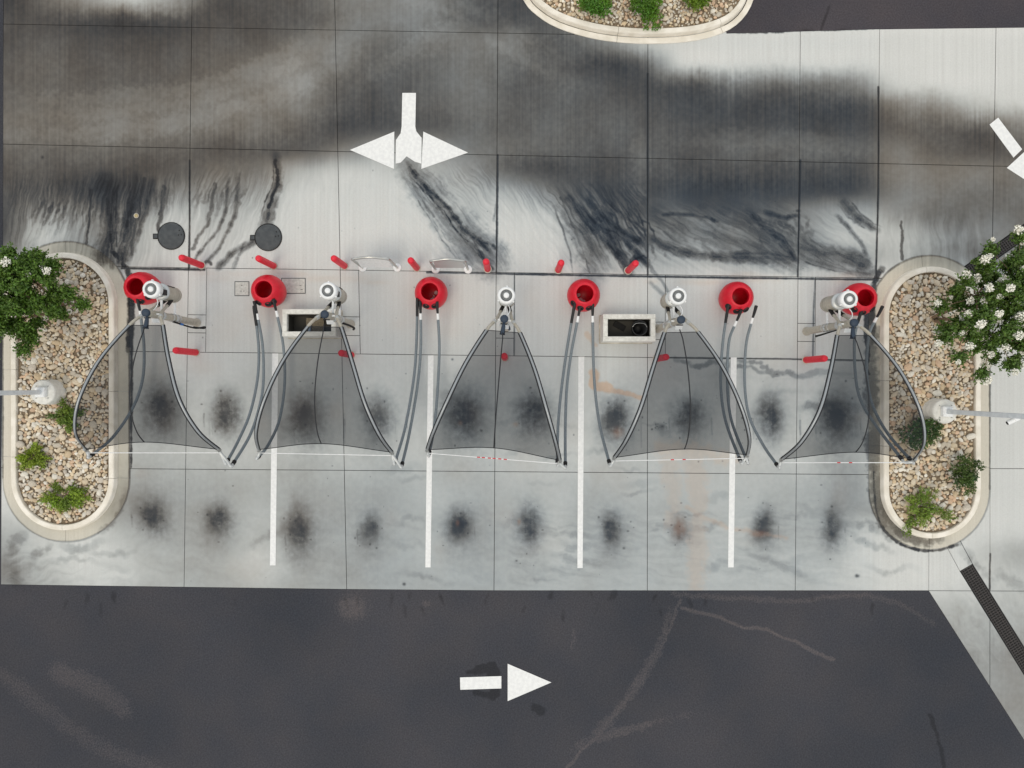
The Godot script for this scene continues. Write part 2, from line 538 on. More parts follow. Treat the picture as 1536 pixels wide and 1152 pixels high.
	flow([[716,360],[735,366],[744,374]], 5, 5, .85, 5)
	trail(0, [[612,250],[625,285],[650,325]], 2, 1, .4, 3)
	# the fan under the dark band
	flow([[850,294],[872,326],[893,350],[924,378],[946,406]], 11.25, 12.5, .92, 8)
	flow([[852,300],[880,356],[893,408]], 27.5, 37.5, .55, 19)
	flow([[880,298],[905,326],[936,350],[970,366]], 8.75, 8.75, .86, 6)
	flow([[866,302],[898,338],[928,352],[968,392]], 6.25, 6.25, .86, 5)
	flow([[898,334],[920,362],[934,392],[944,408]], 7.5, 10, .9, 7)
	trail(0, [[840,296],[866,352],[884,408]], 2, 2, .45, 2.5)
	flow([[910,300],[940,326],[970,346]], 6.25, 5, .8, 5)
	flow([[944,398],[958,385],[970,396]], 10, 7.5, .9, 7)
	for i in 16:
		var x := 852.0 + i * 7.0
		trail(0, [[x, 300 + rng.randf() * 16], [x + 18, 335 + rng.randf() * 14], [x + 30 + rng.randf() * 24, 372 + rng.randf() * 34]], 1.2, .5, rng.randf_range(.5, .88), 2.6, 1.0, .6, 2.4)
	flow([[972,352],[1004,372],[1060,384],[1130,386],[1196,390]], 9, 14, .66, 7)
	flow([[1090,380],[1150,380],[1196,388]], 8, 10, .8, 5)
	flow([[1198,378],[1240,398],[1312,412]], 14, 12, .62, 7)
	flow([[1040,306],[1090,318],[1140,352],[1196,398]], 30, 34, .46, 8)
	flow([[975,318],[1010,336],[1070,352],[1150,372],[1196,392]], 18, 26, .4, 8)
	flow([[990,322],[1040,322],[1080,332]], 6, 4, .7, 4)
	flow([[1118,312],[1145,340],[1172,362],[1196,396]], 7.5, 11.25, .86, 7)
	flow([[1098,316],[1130,340],[1146,372]], 5, 7.5, .66, 6)
	flow([[1148,318],[1172,326],[1198,323]], 5, 6.25, .88, 5)
	flow([[1198,372],[1236,380],[1276,386],[1298,402]], 15, 20, .74, 11)
	flow([[1198,352],[1220,372],[1262,392],[1300,400]], 10, 15, .6, 9)
	flow([[1254,322],[1276,346],[1292,366],[1300,384]], 3.75, 5, .5, 5)
	flow([[1262,300],[1290,330],[1316,344]], 12.5, 6.25, .66, 8)
	trail(0, [[1352,332],[1352,388]], 2, 2, .55, 2)
	for i in 18:
		var x := 978.0 + i * 12.0
		trail(0, [[x, 332 + rng.randf() * 20], [x + 26, 356 + rng.randf() * 14], [x + 66, 376 + rng.randf() * 22]], 1.6, .6, rng.randf_range(.28, .5), 5, 1.0, .8, 2.4)
	for i in 10:
		var x := 1120.0 + i * 9.0
		trail(0, [[x, 320], [x + 14, 340 + rng.randf() * 10], [x + 34, 366 + rng.randf() * 24]], 1.4, .5, rng.randf_range(.35, .6), 4, 1.0, .8, 2.4)
	trail(0, [[976,400],[1004,440]], 3, 1, .3, 3)
	flow([[974,424],[985,432],[998,446]], 3.75, 6.25, .34, 5)
	# seams that have blackened
	for sm in [[[182,402],[245,403],[306,404],.95,3.5], [[640,408],[700,409],[745,410],.8,2.5], [[745,410],[1020,415],[1312,419],.95,4.0], [[746,232],[745,330],[744,410],.85,3.0], [[1317,130],[1317,280],[1313,416],.9,3.0], [[1200,240],[1198,330],[1196,414],.9,4.0], [[971,110],[971,280],[971,412],.8,2.6], [[284,240],[284,330],[283,402],.85,2.6], [[771,412],[771,460],[771,532],.35,1.5], [[1222,420],[1220,470],[1219,535],.6,1.6], [[1000,536],[1180,538],[1310,541],.6,2.0], [[1485,830],[1484,860],[1484,884],.8,2.5]]:
		trail(0, [sm[0], sm[1], sm[2]], sm[4] * .3, sm[4] * .3, sm[3] * .85, 1.8, .5, 0.0, .12)
	for e in [[[168,378],[186,398],[196,424],[196,470],[195,530]], [[1322,402],[1312,424],[1308,470],[1308,520]]]:
		trail(0, e, 4, 4, .9, 4, 1.0, .1, .6)
	trail(0, [[196,410],[197,520],[196,700]], 1.5, 1, .8, 2.4, 1.0, 0.0, .2)
	trail(0, [[1311,640],[1316,730],[1330,772],[1352,798],[1384,810],[1420,808]], 8, 6, .5, 7, 1.3, .15)
	trail(0, [[1309,700],[1316,775],[1345,812],[1392,826],[1440,815]], 1.5, 2, .85, 2.5, 1.0, .1, .3)
	trail(0, [[150,800],[178,770],[190,730]], 4, 3, .3, 5, 1.2, .4)
	trail(0, [[1097,46.5],[1180,44],[1330,39],[1420,37]], 5, 2, .8, 3, 1.0, .2, .4)  # dark wet edge of the north lane, its shadow painted in with it
	spot(0, 1211, 40, 10, 5, .6); spot(0, 1264, 39, 9, 5, .6); spot(0, 1170, 42, 12, 4, .5)  # bumps of the same wet edge and painted shadow
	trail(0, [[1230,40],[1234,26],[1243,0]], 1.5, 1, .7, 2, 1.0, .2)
	trail(0, [[1308,500],[1306,560],[1308,640],[1310,705],[1318,770],[1340,806]], 9, 7, .5, 9, 1.3, .1)
	trail(0, [[1300,470],[1300,560]], 5, 4, .75, 3)
	trail(0, [[1008,536],[1036,548],[1092,546],[1150,556],[1196,562],[1300,556]], 2, 2, .36, 4, 1.2, .3, 2.0)
	trail(0, [[1080,548],[1130,540],[1160,562],[1200,558]], 2, 1, .34, 4, 1.2, .4, 2.0)
	trail(0, [[1196,612],[1240,606],[1290,612]], 4, 2, .32, 6, 1.2, .5, 1.5)
	trail(0, [[745,300],[740,330]], 1, 1, .42, 2.6, .6, .4, .5)
	for isl in [[4,194,362,812], [1303,1484,383,824]]:
		var ring := stadium(isl[0], isl[1], isl[2], isl[3])
		for a in range(0, 64, 8):
			var q := []
			for k in 9:
				var p: Vector2 = ring[(a + k) % 64]
				q.append([p.x, p.y])
			trail(0, q, 1.0, 1.0, rng.randf_range(.25, .55), 1.7, .6, 0.0, .15)
	for i in 7:
		var o := i * 9.0 + rng.randf_range(-3, 3)
		trail(2, [[-20, 208 - o], [140, 204 - o], [280, 186 - o], [400, 152 - o * 1.1], [500, 108 - o * 1.2], [560, 70 - o]], 6, 5, rng.randf_range(.12, .42), 16, .9, .4)
	for i in 6:
		var o := i * 10.0
		trail(2, [[560 + o, -10], [660 + o, 10], [740 + o * .6, 60 - o * .4], [800 + o * .6, 98 - o * .6], [880 + o * .3, 126 - o * .5], [960, 140 - o * .3]], 4, 3, rng.randf_range(.15, .45), 11, .9, .5)
	for i in 4:
		trail(2, [[990 + i * 20, 216 - i * 3], [1120, 212 - i * 4], [1230, 216 - i * 3], [1312, 232 - i * 4]], 3, 3, rng.randf_range(.12, .34), 10, .9, .5)
	for i in 6:
		trail(2, [[530 + i * 22, 130 - i * 16], [590 + i * 24, 90 - i * 12], [660 + i * 20, 70 - i * 6]], 6, 4, rng.randf_range(.15, .4), 14, .9, .5)
	trail(2, [[958, 200], [962, 260], [956, 310]], 14, 10, .35, 8, .8, .3)
	# roots of dirt below the stalls
	for t in [[[6,862],[16,822],[34,800],[20,800],8,.5], [[42,852],[56,830],[72,818],[72,818],6,.45], [[48,852],[92,838],[140,842],[196,856],3,.34], [[120,822],[160,830],[196,826],[230,800],3,.3], [[360,826],[395,808],[420,792],[446,790],6,.34], [[596,858],[630,862],[660,872],[680,880],3,.3], [[800,800],[840,798],[880,806],[910,802],4,.36], [[820,828],[860,840],[900,848],[950,848],4,.36], [[780,776],[812,790],[850,790],[900,796],3,.3], [[830,812],[862,822],[884,816],[910,826],3,.3], [[1100,818],[1150,838],[1200,862],[1230,878],5,.34], [[1250,790],[1290,784],[1316,792],[1330,800],5,.45], [[1260,800],[1300,812],[1330,826],[1360,834],3,.36], [[1290,848],[1330,856],[1360,850],[1392,858],3,.3], [[1440,820],[1456,840],[1480,866],[1484,880],6,.45], [[1486,850],[1506,866],[1530,880],[1536,884],8,.4], [[20,838],[24,860],[30,876],[40,884],10,.5], [[84,818],[110,824],[140,818],[170,806],5,.5]]:
		trail(0, [t[0], t[1], t[2], t[3]], t[4] * .3, t[4] * .1, t[5] * .5, 4 + t[4] * .8, 1.0, .6, 1.6)
		trail(0, [t[0], t[1], t[2], t[3]], .3, .2, t[5] * .6, 2.0, 1.0, .7, 2.0)
	for i in 40:
		var x := rng.randf_range(560, 1290)
		var y := rng.randf_range(590, 872)
		var s := rng.randf_range(-10, 10)
		trail(0, [[x, y], [x + 24, y + s * .4], [x + 52, y + s], [x + 90, y + s * .7]], rng.randf_range(.6, 2.4), .3, rng.randf_range(.10, .22), rng.randf_range(3, 7), 1.2, .9, 2.4)
	# oil and road dirt under the parked cars' axles
	for b in [[240,614,26,34,.72], [338,620,20,30,.74], [458,626,26,36,.66], [566,626,22,32,.6], [696,622,27,36,.72], [798,620,28,30,.74], [922,628,22,32,.74], [1030,624,26,28,.62], [1155,626,18,32,.78], [1254,626,27,34,.74], [228,772,18,24,.7], [326,778,16,22,.7], [447,794,17,32,.66], [553,792,14,22,.66], [688,788,19,22,.78], [792,786,16,28,.68], [916,794,14,24,.7], [1018,792,12,16,.4], [1146,788,14,24,.68], [1247,790,14,26,.6], [990,640,6,6,.4]]:
		spot(0, b[0], b[1], b[2], b[3], b[4] * rng.randf_range(.74, .9))
		spot(0, b[0] + rng.randf_range(-8, 8), b[1] + rng.randf_range(-14, 14), b[2] * .45, b[3] * .4, .3)
		spot(0, b[0] + 4, b[1] + 8, b[2] * 1.7, b[3] * 1.7, .14)
		for q in 7:
			var sx: float = rng.randfn() * b[2]
			var sy: float = rng.randfn() * b[3]
			spot(0, b[0] + sx, b[1] + sy, rng.randf_range(.7, 1.9), rng.randf_range(.6, 1.8), .45)
		for q in 5:
			var sx: float = b[0] + rng.randfn() * b[2] * .8
			trail(0, [[sx, b[1] - b[3] * .3], [sx + 1, b[1] + b[3] * rng.randf_range(.6, 1.5)]], 1.0, .3, .3, 2.2, .5, .6, .4)
	for q in 110:
		spot(0, rng.randf_range(200, 1300), rng.randf_range(250, 880), rng.randf_range(.5, 1.0), rng.randf_range(.5, 1.2), rng.randf_range(.2, .55))
	for q in 4:
		spot(0, rng.randf_range(20, 1300), rng.randf_range(20, 880), rng.randf_range(2, 4), rng.randf_range(2, 3), .6)
	# rust and clay
	trail(1, [[889,558],[893,576],[912,582]], 7, 8, .7, 4)
	trail(1, [[912,584],[940,588],[960,596]], 3, 5, .6, 3)
	trail(1, [[880,500],[886,510],[892,516]], 3, 2, .4, 4)
	trail(1, [[1042,670],[1046,740],[1042,880]], 8, 6, .24, 16)
	trail(1, [[990,672],[1040,676],[1100,690]], 6, 5, .26, 14)
	trail(1, [[1000,690],[1010,740],[1006,780]], 6, 4, .2, 14)
	trail(1, [[1030,760],[1090,790],[1180,806]], 3, 2, .3, 5)
	spot(1, 1018, 792, 12, 16, .4)
	spot(1, 926, 648, 8, 8, .4)
	spot(1, 690, 634, 3, 4, .35); spot(1, 772, 636, 5, 4, .4)
	spot(1, 686, 784, 3, 5, .4); spot(1, 778, 782, 3, 5, .35); spot(1, 1140, 800, 12, 5, .4)
	for i in 26:
		spot(1, rng.randf_range(300, 1300), rng.randf_range(408, 424), rng.randf_range(8, 34), rng.randf_range(3, 6), rng.randf_range(.08, .2))
	for i in 40:
		spot(1, rng.randf_range(210, 1300), rng.randf_range(430, 870), rng.randf_range(10, 40), rng.randf_range(8, 30), rng.randf_range(.03, .09))
	# tyre tracks and dust on the asphalt
	trail(2, [[1008,900],[992,958],[956,1026],[906,1088],[842,1150]], 2, 4, .5, 11, .8, .3, .4)
	trail(2, [[1020,900],[996,960],[950,1036],[892,1106],[850,1150]], 1.5, 1.5, .5, 4, .5)
	trail(2, [[846,1132],[880,1113],[950,1092],[1030,1072],[1120,1056]], 3, 1.5, .5, 11, .9, .5, .6)
	trail(2, [[1022,912],[1080,926],[1110,940],[1150,945],[1200,966],[1250,990]], 1, 1, 0.575, 4.4, .5)
	trail(2, [[1010,890],[1090,896],[1180,900],[1300,892]], 1.5, 1, 0.414, 7.8, .5)
	trail(2, [[1300,892],[1350,906],[1400,936]], 1.5, 1, 0.368, 7.8, .5)
	trail(2, [[90,1008],[150,1040],[180,1062]], 9, 6, 0.414, 24.8, .5)
	trail(2, [[0,1010],[90,1080],[160,1124],[250,1160]], 7, 6, 0.345, 21.4, .5)
	spot(2, 530, 912, 26, 22, .5); spot(2, 640, 905, 8, 6, .4)
	trail(2, [[860,945],[858,970]], 4, 3, .3, 4)
	for i in 26:
		var x := rng.randf_range(0, 1350)
		var y := rng.randf_range(886, 915)
		trail(0, [[x, y], [x + rng.randf_range(-6, 6), y + rng.randf_range(8, 22)]], rng.randf_range(.6, 2.4), .5, rng.randf_range(.25, .5), 3.4, 1.0, .5, .6)
	trail(0, [[1394,1072],[1406,1100],[1416,1150]], 3, 2, .5, 3)
	trail(0, [[740,1010],[742,1040]], 14, 14, .55, 3)
	trail(0, [[702,1008],[738,1000]], 3, 14, .55, 3); trail(0, [[712,1038],[738,1044]], 3, 10, .55, 3)
	trail(0, [[802,1060],[812,1066]], 8, 8, .5, 4)
	print("trails ", Time.get_ticks_msec())
	# colour: what the film looks like on pale broom-finished concrete, and on asphalt
	var stops := [[0.0, 215,215,211], [0.1, 204,206,203], [.25, 174,177,175], [.42, 141,142,140], [.6, 109,108,105], [.75, 80,80,80], [.88, 58,61,65], [1.0, 38,40,44]]
	var lr := PackedFloat32Array(); var lg := PackedFloat32Array(); var lb := PackedFloat32Array()
	lr.resize(512); lg.resize(512); lb.resize(512)
	for i in 512:
		var t := i / 511.0
		for k in stops.size() - 1:
			if t >= stops[k][0] and t <= stops[k + 1][0]:
				var w: float = (t - stops[k][0]) / (stops[k + 1][0] - stops[k][0])
				lr[i] = lerpf(stops[k][1], stops[k + 1][1], w) * ALB
				lg[i] = lerpf(stops[k][2], stops[k + 1][2], w) * ALB
				lb[i] = lerpf(stops[k][3], stops[k + 1][3], w) * ALB
	var out := PackedByteArray()
	out.resize(n2 * 3)
	var south := PackedFloat32Array(); south.resize(TW)
	for x in TW:
		south[x] = south_edge(x - 256.0) + 192.0
	var o := 0
	for y in TH:
		var py := y - 192.0
		for x in TW:
			var k := y * TW + x
			var nf := float(NF[k]) - 128.0
			var ns := float(NS[k]) - 128.0
			var nb := float(NB[k]) - 128.0
			var px := x - 256.0
			var asphalt := y > south[x] + (3.0 if px < 1393.0 else 6.0) or (px > 1085.0 and py < -3.0 + (50.0 - (px - 1090.0) * .0285 if px < 1318.0 else 43.5 - (px - 1318.0) * .0115)) or px < 0.0
			var r: float; var gg: float; var b: float
			if asphalt:
				var v := nf * .085 + nb * .015 + (float(NL[k]) - 128.0) * .045 + smoothstep(500.0, 0.0, px) * -3.0
				r = 63.5 + v + nb * .01 + (float(NL[k]) - 128.0) * .010; gg = 64.0 + v; b = 69.0 + v - nb * .01 - (float(NL[k]) - 128.0) * .006
				var ka := k - 8 * TW if py > 600.0 else k      # the lane's map is laid 8 pixels on
				var dk := D[ka] * .42
				if py < 100.0 and px > 1085.0:
					r += 6.0; gg += 2.0; b += 1.0
				r *= 1.0 - dk; gg *= 1.0 - dk; b *= 1.0 - dk
				var la := maxf(L[ka] - .05 - .35 * (1.0 - float(NF[k]) / 200.0), 0.0) * .5
				r += la * 96.0; gg += la * 76.0; b += la * 60.0
			else:
				var sx := clampi(x + 32 + int((float(NW[k]) - 128.0) * .012 + nb * .06), 0, 2111)
				var sy := clampi(y + 16 + int((float(NW[k]) - 128.0) * .012 + ns * .03 + nb * .05), 0, 1535)
				var d := float(GD[sy * 2112 + sx]) / 255.0
				d += (ns * .00052 + nb * .00042 + (float(NW[k]) - 128.0) * .00030) * (.25 + d) + nf * .00026 - L[k] * .2 * minf(d * 3.0, 1.0)
				d = 1.0 - (1.0 - clampf(d, 0.0, 1.0)) * (1.0 - D[k])
				var fl := (float(FIL[k]) - 128.0) / 128.0
				d = clampf(d * (1.0 + fl * .75 * (1.15 - d)), 0.0, 1.0)
				var q := clampi(int(d * 511.0), 0, 511)
				var sh := 1.0 + nf * .00035 + ns * .0003
				r = lr[q] * sh; gg = lg[q] * sh; b = lb[q] * sh
				# browner and bluer drifts of the film
				var side := smoothstep(620.0, 380.0, px) + smoothstep(1300.0, 1330.0, px)
				var wm := (nb * .014 + side * 4.2 - 1.2 - smoothstep(250.0, 300.0, py) * 3.0) * minf(d * 2.2, 1.0)
				r += wm; b -= wm
				var ru := R[k]
				r += (176.0 - r) * ru * .55 + ru * 10.0
				gg += (128.0 - gg) * ru * .45
				b += (88.0 - b) * ru * .5
			out[o] = clampi(int(r), 0, 255)
			out[o + 1] = clampi(int(gg), 0, 255)
			out[o + 2] = clampi(int(b), 0, 255)
			o += 3
	var im := Image.create_from_data(TW, TH, false, Image.FORMAT_RGB8, out)
	D.clear(); R.clear(); L.clear(); NF.clear(); NS.clear(); NB.clear(); NW.clear()
	print("map ", Time.get_ticks_msec())
	return ImageTexture.create_from_image(im)

const ALB := 0.95
func south_edge(px: float) -> float:
	if px > 1393.0:
		return 886.0 + (px - 1393.0) * 1.566
	if px > 745.0:
		return 886.0
	if px > 520.0:
		return 884.0 + (px - 520.0) * .0089
	return 877.0 + px * .01346

# ------------------------------------------------------------------ paving
func vx(x0: float, x1: float, y: float) -> float:      # a seam's x, given at y = 0 and y = 880
	return lerpf(x0, x1, y / 880.0)
func hy(i: int, x: float) -> float:                    # the cross seams
	match i:
		0: return -192.0
		1: return 36.0 + (x - 7.0) * .0181
		2: return 216.0 + (x - 6.0) * .0222
		3: return 400.0 + (x - 180.0) * .0150
		4: return 527.0 + (x - 195.0) * .0117
		5: return 703.0 + (x - 195.0) * .008
		6: return 1000.0
	return 1344.0

var slab_count := 0
func slab(parent: Node, poly: PackedVector2Array, outline: PackedVector2Array, holes: Array) -> void:
	var bits := Geometry2D.intersect_polygons(poly, outline)
	for h: PackedVector2Array in holes:
		var nxt: Array[PackedVector2Array] = []
		for b: PackedVector2Array in bits:
			for c in Geometry2D.clip_polygons(b, h):
				if not Geometry2D.is_polygon_clockwise(c):
					nxt.append(c)
		bits = nxt
	for b: PackedVector2Array in bits:
		for c in Geometry2D.offset_polygon(b, -0.0065):
			if c.size() >= 3:
				part("slab", prism(c, -0.09, rng.randf_range(-0.0015, 0.0015), 0.006), M.court, parent)

func seam_cell(x0a: float, x0b: float, x1a: float, x1b: float, hi: int, hj: int) -> PackedVector2Array:
	# left seam x0a..x0b and right seam x1a..x1b (at y = 0 and y = 880), between cross seams hi and hj
	var yt := hy(hi, x0a); var yb := hy(hj, x0a)
	var yt2 := hy(hi, x1a); var yb2 := hy(hj, x1a)
	return px_poly([[vx(x0a, x0b, yt), yt], [vx(x1a, x1b, yt2), yt2], [vx(x1a, x1b, yb2), yb2], [vx(x0a, x0b, yb), yb]])

const DRAIN_S := [[1440,857],[1459,846],[1600,1073],[1581,1085]]
const DRAIN_N := [[1428,436],[1418,420],[1640,262],[1651,279]]

func build_ground() -> void:
	var gm := PlaneMesh.new()
	gm.size = Vector2(600, 600)
	var ground := part("ground", gm, M.far, self, Vector3(0, -0.1, 0))
	structure(ground)
	tag(ground, "dark asphalt ground spreading beyond the paved court", "ground")
	# asphalt lanes (the same map, other pixels)
	var south := px_poly([[-256,873.6],[0,877],[520,884],[745,886],[1393,886],[1685.6,1344],[-256,1344]])
	uv_shift = Vector2(0, 8)
	var ro := part("asphalt_road", prism(south, -0.095, -0.004), M.court, self)
	structure(ro); tag(ro, "dark asphalt drive lane with one white arrow", "road")
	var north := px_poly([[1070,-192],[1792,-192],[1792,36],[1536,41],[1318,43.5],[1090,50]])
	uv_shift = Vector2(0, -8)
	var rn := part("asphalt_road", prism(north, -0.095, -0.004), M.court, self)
	structure(rn); tag(rn, "dark brownish asphalt lane beside the rounded planted island", "road")
	var west := px_poly([[-256,-192],[5,-192],[4,400],[2,877],[-256,873.6]])
	uv_shift = Vector2(-8, 0)
	var rw := part("asphalt_road", prism(west, -0.095, -0.004), M.court, self)
	structure(rw); tag(rw, "sliver of asphalt along the outer kerb of the island", "road")
	uv_shift = Vector2.ZERO
	# concrete slabs
	var court := Node3D.new()
	court.name = "concrete_pavement"
	add_child(court)
	structure(court)
	tag(court, "pale stained concrete slabs of the vacuum court", "pavement")
	var ctop := 0.0
	var outline := px_poly([[5,-192],[1070,-192],[1090,50],[1318,43.5],[1536,41],[1792,36],[1792,1344],[1685.6,1344],[1393,886],[745,886],[520,884],[0.5,877],[4,400]])
	var fo := Geometry2D.offset_polygon(outline, 0.03)[0]
	part("joint_filler", prism(fo, -0.092, -0.016), M.filler, court)
	var strip := px_poly([[1417,814],[1436,803],[1459,846],[1440,857]])
	var holes := [px_poly(DRAIN_S), px_poly(DRAIN_N), strip]
	var V := [[5.0,1.0],[288.0,276.0],[502.0,520.0],[747.0,741.0],[972.0,971.0],[1201.0,1193.0],[1320.0,1310.0],[1495.0,1480.0],[1792.0,1792.0]]
	for b in [[0,1],[1,2],[2,3]]:
		for i in V.size() - 1:
			var hi: int = b[0]
			if hi == 0 and i >= 4:
				continue
			if hi == 1 and i >= 4:
				hi = 0
			slab(court, seam_cell(V[i][0], V[i][1], V[i + 1][0], V[i + 1][1], hi, b[1]), outline, holes)
	# walkway between the stalls and the lane, with a strip and a pad at every pole
	var pads := [[472,499],[475,503],[480,507],[483,509],[485,512]]
	for i in 5:
		var va: Array = V[i + 1]
		var w := 27.5 if i < 3 else 26.5
		var prev: Array = V[0] if i == 0 else [V[i][0] + (27.5 if i < 4 else 26.5), V[i][1] + (27.5 if i < 4 else 26.5)]
		slab(court, seam_cell(prev[0], prev[1], va[0], va[1], 3, 4), outline, holes)
		var xa := vx(va[0], va[1], 470.0)
		var ys := [hy(3, xa), pads[i][0], pads[i][1], hy(4, xa)]
		for k in 3:
			slab(court, px_poly([[vx(va[0], va[1], ys[k]), ys[k]], [vx(va[0], va[1], ys[k]) + w, ys[k] + .4], [vx(va[0], va[1], ys[k + 1]) + w, ys[k + 1] + .4], [vx(va[0], va[1], ys[k + 1]), ys[k + 1]]]), outline, holes)
	slab(court, seam_cell(V[5][0] + 26.5, V[5][1] + 26.5, V[6][0], V[6][1], 3, 4), outline, holes)
	for b in [[4,5],[5,6]]:
		for i in 6:
			slab(court, seam_cell(V[i][0], V[i][1], V[i + 1][0], V[i + 1][1], b[0], b[1]), outline, [] )
	# east of the stalls
	slab(court, strip, outline, [])
	for r in [[[1314,417.5],[1485,420],[1485,703],[1309,703]], [[1485,420],[1792,424],[1792,703],[1485,703]], [[1309,703],[1394,703],[1393,1000],[1309,1000]], [[1394,703],[1485,703],[1485,886.5],[1393,886]], [[1485,703],[1792,703],[1792,888],[1485,886.5]], [[1392,886],[1485,886.5],[1485,1344],[1392,1344]], [[1485,886.5],[1792,888],[1792,1344],[1485,1344]]]:
		slab(court, px_poly(r), outline, holes)

# ------------------------------------------------------------------ markings
func marking(called: String, polys: Array, label: String, group := "") -> void:
	if polys.size() == 1:
		var o := part(called, prism(px_poly(polys[0]), 0.0052, 0.0062), M.paint, self)
		tag(o, label, "road marking", group)
		return
	var t := thing(called, label, "road marking", Vector3.ZERO, 0.0, group)
	for p in polys:
		part(p[0], prism(px_poly(p[1]), 0.0052, 0.0062), M.paint, t)

func build_markings() -> void:
	var l := [[408.5,417.5,530,405,413.5,848], [642,650.5,533,638,646,851], [867.5,876.5,535,866,874,852], [1096,1105,536,1092,1100.5,851]]
	var names := ["white stall line starting beside the open concrete bin with litter", "white stall line between the two bins left of the straight canopy", "white stall line starting near the open concrete bin with a black bucket", "white stall line crossed by two hanging grey hoses under a canopy"]
	for i in 4:
		var a: Array = l[i]
		marking("stall_line", [[[a[0],a[2]],[a[1],a[2]],[a[4],a[5]],[a[3],a[5]]]], names[i], "white lines between the vacuum stalls")
	var neck := []
	for p in [[603.5,139.5],[624,139.5],[623,190],[624.5,197],[632.5,207],[632,245.5],[622,242.5],[610,234.5],[601,244],[593.5,245.5],[594,210],[601,200],[602.5,190]]:
		neck.append(p)
	marking("lane_arrow", [["stem", neck], ["arrow_head", [[525,225],[591.5,197.5],[591,253.5]]], ["arrow_head", [[635,197.5],[702,229],[632,253.5]]]], "white two-headed arrow with a forked stem on stained concrete")
	marking("lane_arrow", [["stem", [[690,1016],[752,1014],[752,1032.5],[690.5,1034.5]]], ["arrow_head", [[761.5,995.5],[827,1023.5],[761.5,1051.5]]]], "white straight arrow painted on the dark asphalt lane")
	marking("lane_arrow", [["stem", [[1484,187],[1497,176.5],[1533,224],[1520,236.5]]], ["arrow_head", [[1510,252],[1548,217],[1572,292]]]], "white slanting arrow on pale concrete near the trench drain")

# ------------------------------------------------------------------ planted islands
func stadium(x0: float, x1: float, y0: float, y1: float) -> Array:
	var r := (x1 - x0) * .5
	var cx := (x0 + x1) * .5
	var o := []
	for i in 25:
		var a := PI + PI * i / 24.0
		o.append(Vector2(cx + cos(a) * r, y0 + r + sin(a) * r))
	for i in range(1, 8):
		o.append(Vector2(x1, lerpf(y0 + r, y1 - r, i / 8.0)))
	for i in 25:
		var a := PI * i / 24.0
		o.append(Vector2(cx + cos(a) * r, y1 - r + sin(a) * r))
	for i in range(1, 8):
		o.append(Vector2(x0, lerpf(y1 - r, y0 + r, i / 8.0)))
	return o

func sweep(pts: Array, nrm: Array, a: int, b: int, prof: Array, gap: float) -> ArrayMesh:
	var st := st_begin()
	st.set_smooth_group(-1)
	var n := pts.size()
	var secs := []
	var i := a
	while true:
		var p: Vector2 = pts[i % n]
		if i == a:
			p = p.move_toward(pts[(i + 1) % n], gap)
		elif i == b:
			p = p.move_toward(pts[(i - 1 + n) % n], gap)
		var sec := PackedVector3Array()
		for q: Vector2 in prof:
			var w: Vector2 = p + nrm[i % n] * q.x
			sec.append(Vector3(w.x, q.y, w.y))
		secs.append(sec)
		if i == b:
			break
		i += 1
	for s in secs.size() - 1:
		for k in prof.size() - 1:
			var c4 := [secs[s][k], secs[s][k + 1], secs[s + 1][k + 1], secs[s + 1][k]]
			for w in [0, 1, 2, 0, 2, 3]:
				var p: Vector3 = c4[w]
				st.set_uv(uv_of(Vector2(p.x, p.z))); st.add_vertex(p)
	for e in [0, secs.size() - 1]:
		for k in range(1, prof.size() - 1):
			for p: Vector3 in [secs[e][0], secs[e][k], secs[e][k + 1]]:
				st.set_uv(uv_of(Vector2(p.x, p.z))); st.add_vertex(p)
	return done(st)

var stone_meshes: Array = []
var stone_mats: Array = []
var tones := [Color8(224,206,176), Color8(231,217,192), Color8(234,228,214), Color8(216,186,156), Color8(206,196,178), Color8(214,192,158), Color8(226,210,184), Color8(214,204,188)]

func make_stones() -> void:
	var n := FastNoiseLite.new()
	n.frequency = 0.9
	for v in 6:
		n.seed = 100 + v
		var sm := SphereMesh.new()
		sm.radius = 1.0; sm.height = 2.0
		sm.radial_segments = 9; sm.rings = 5
		var arr := sm.get_mesh_arrays()
		var st := st_begin()
		st.set_smooth_group(1)
		var vs: PackedVector3Array = arr[Mesh.ARRAY_VERTEX]
		var id: PackedInt32Array = arr[Mesh.ARRAY_INDEX]
		for k in id.size():
			var p := vs[id[k]]
			st.add_vertex(p * (1.0 + n.get_noise_3dv(p * 1.1) * .38))
		stone_meshes.append(done(st))
	for c: Color in tones:
		var m := noise_mat(c.darkened(.16), c.lightened(.02), 0.05, 4.0, 0.8, 40 + stone_mats.size())
		stone_mats.append(m)

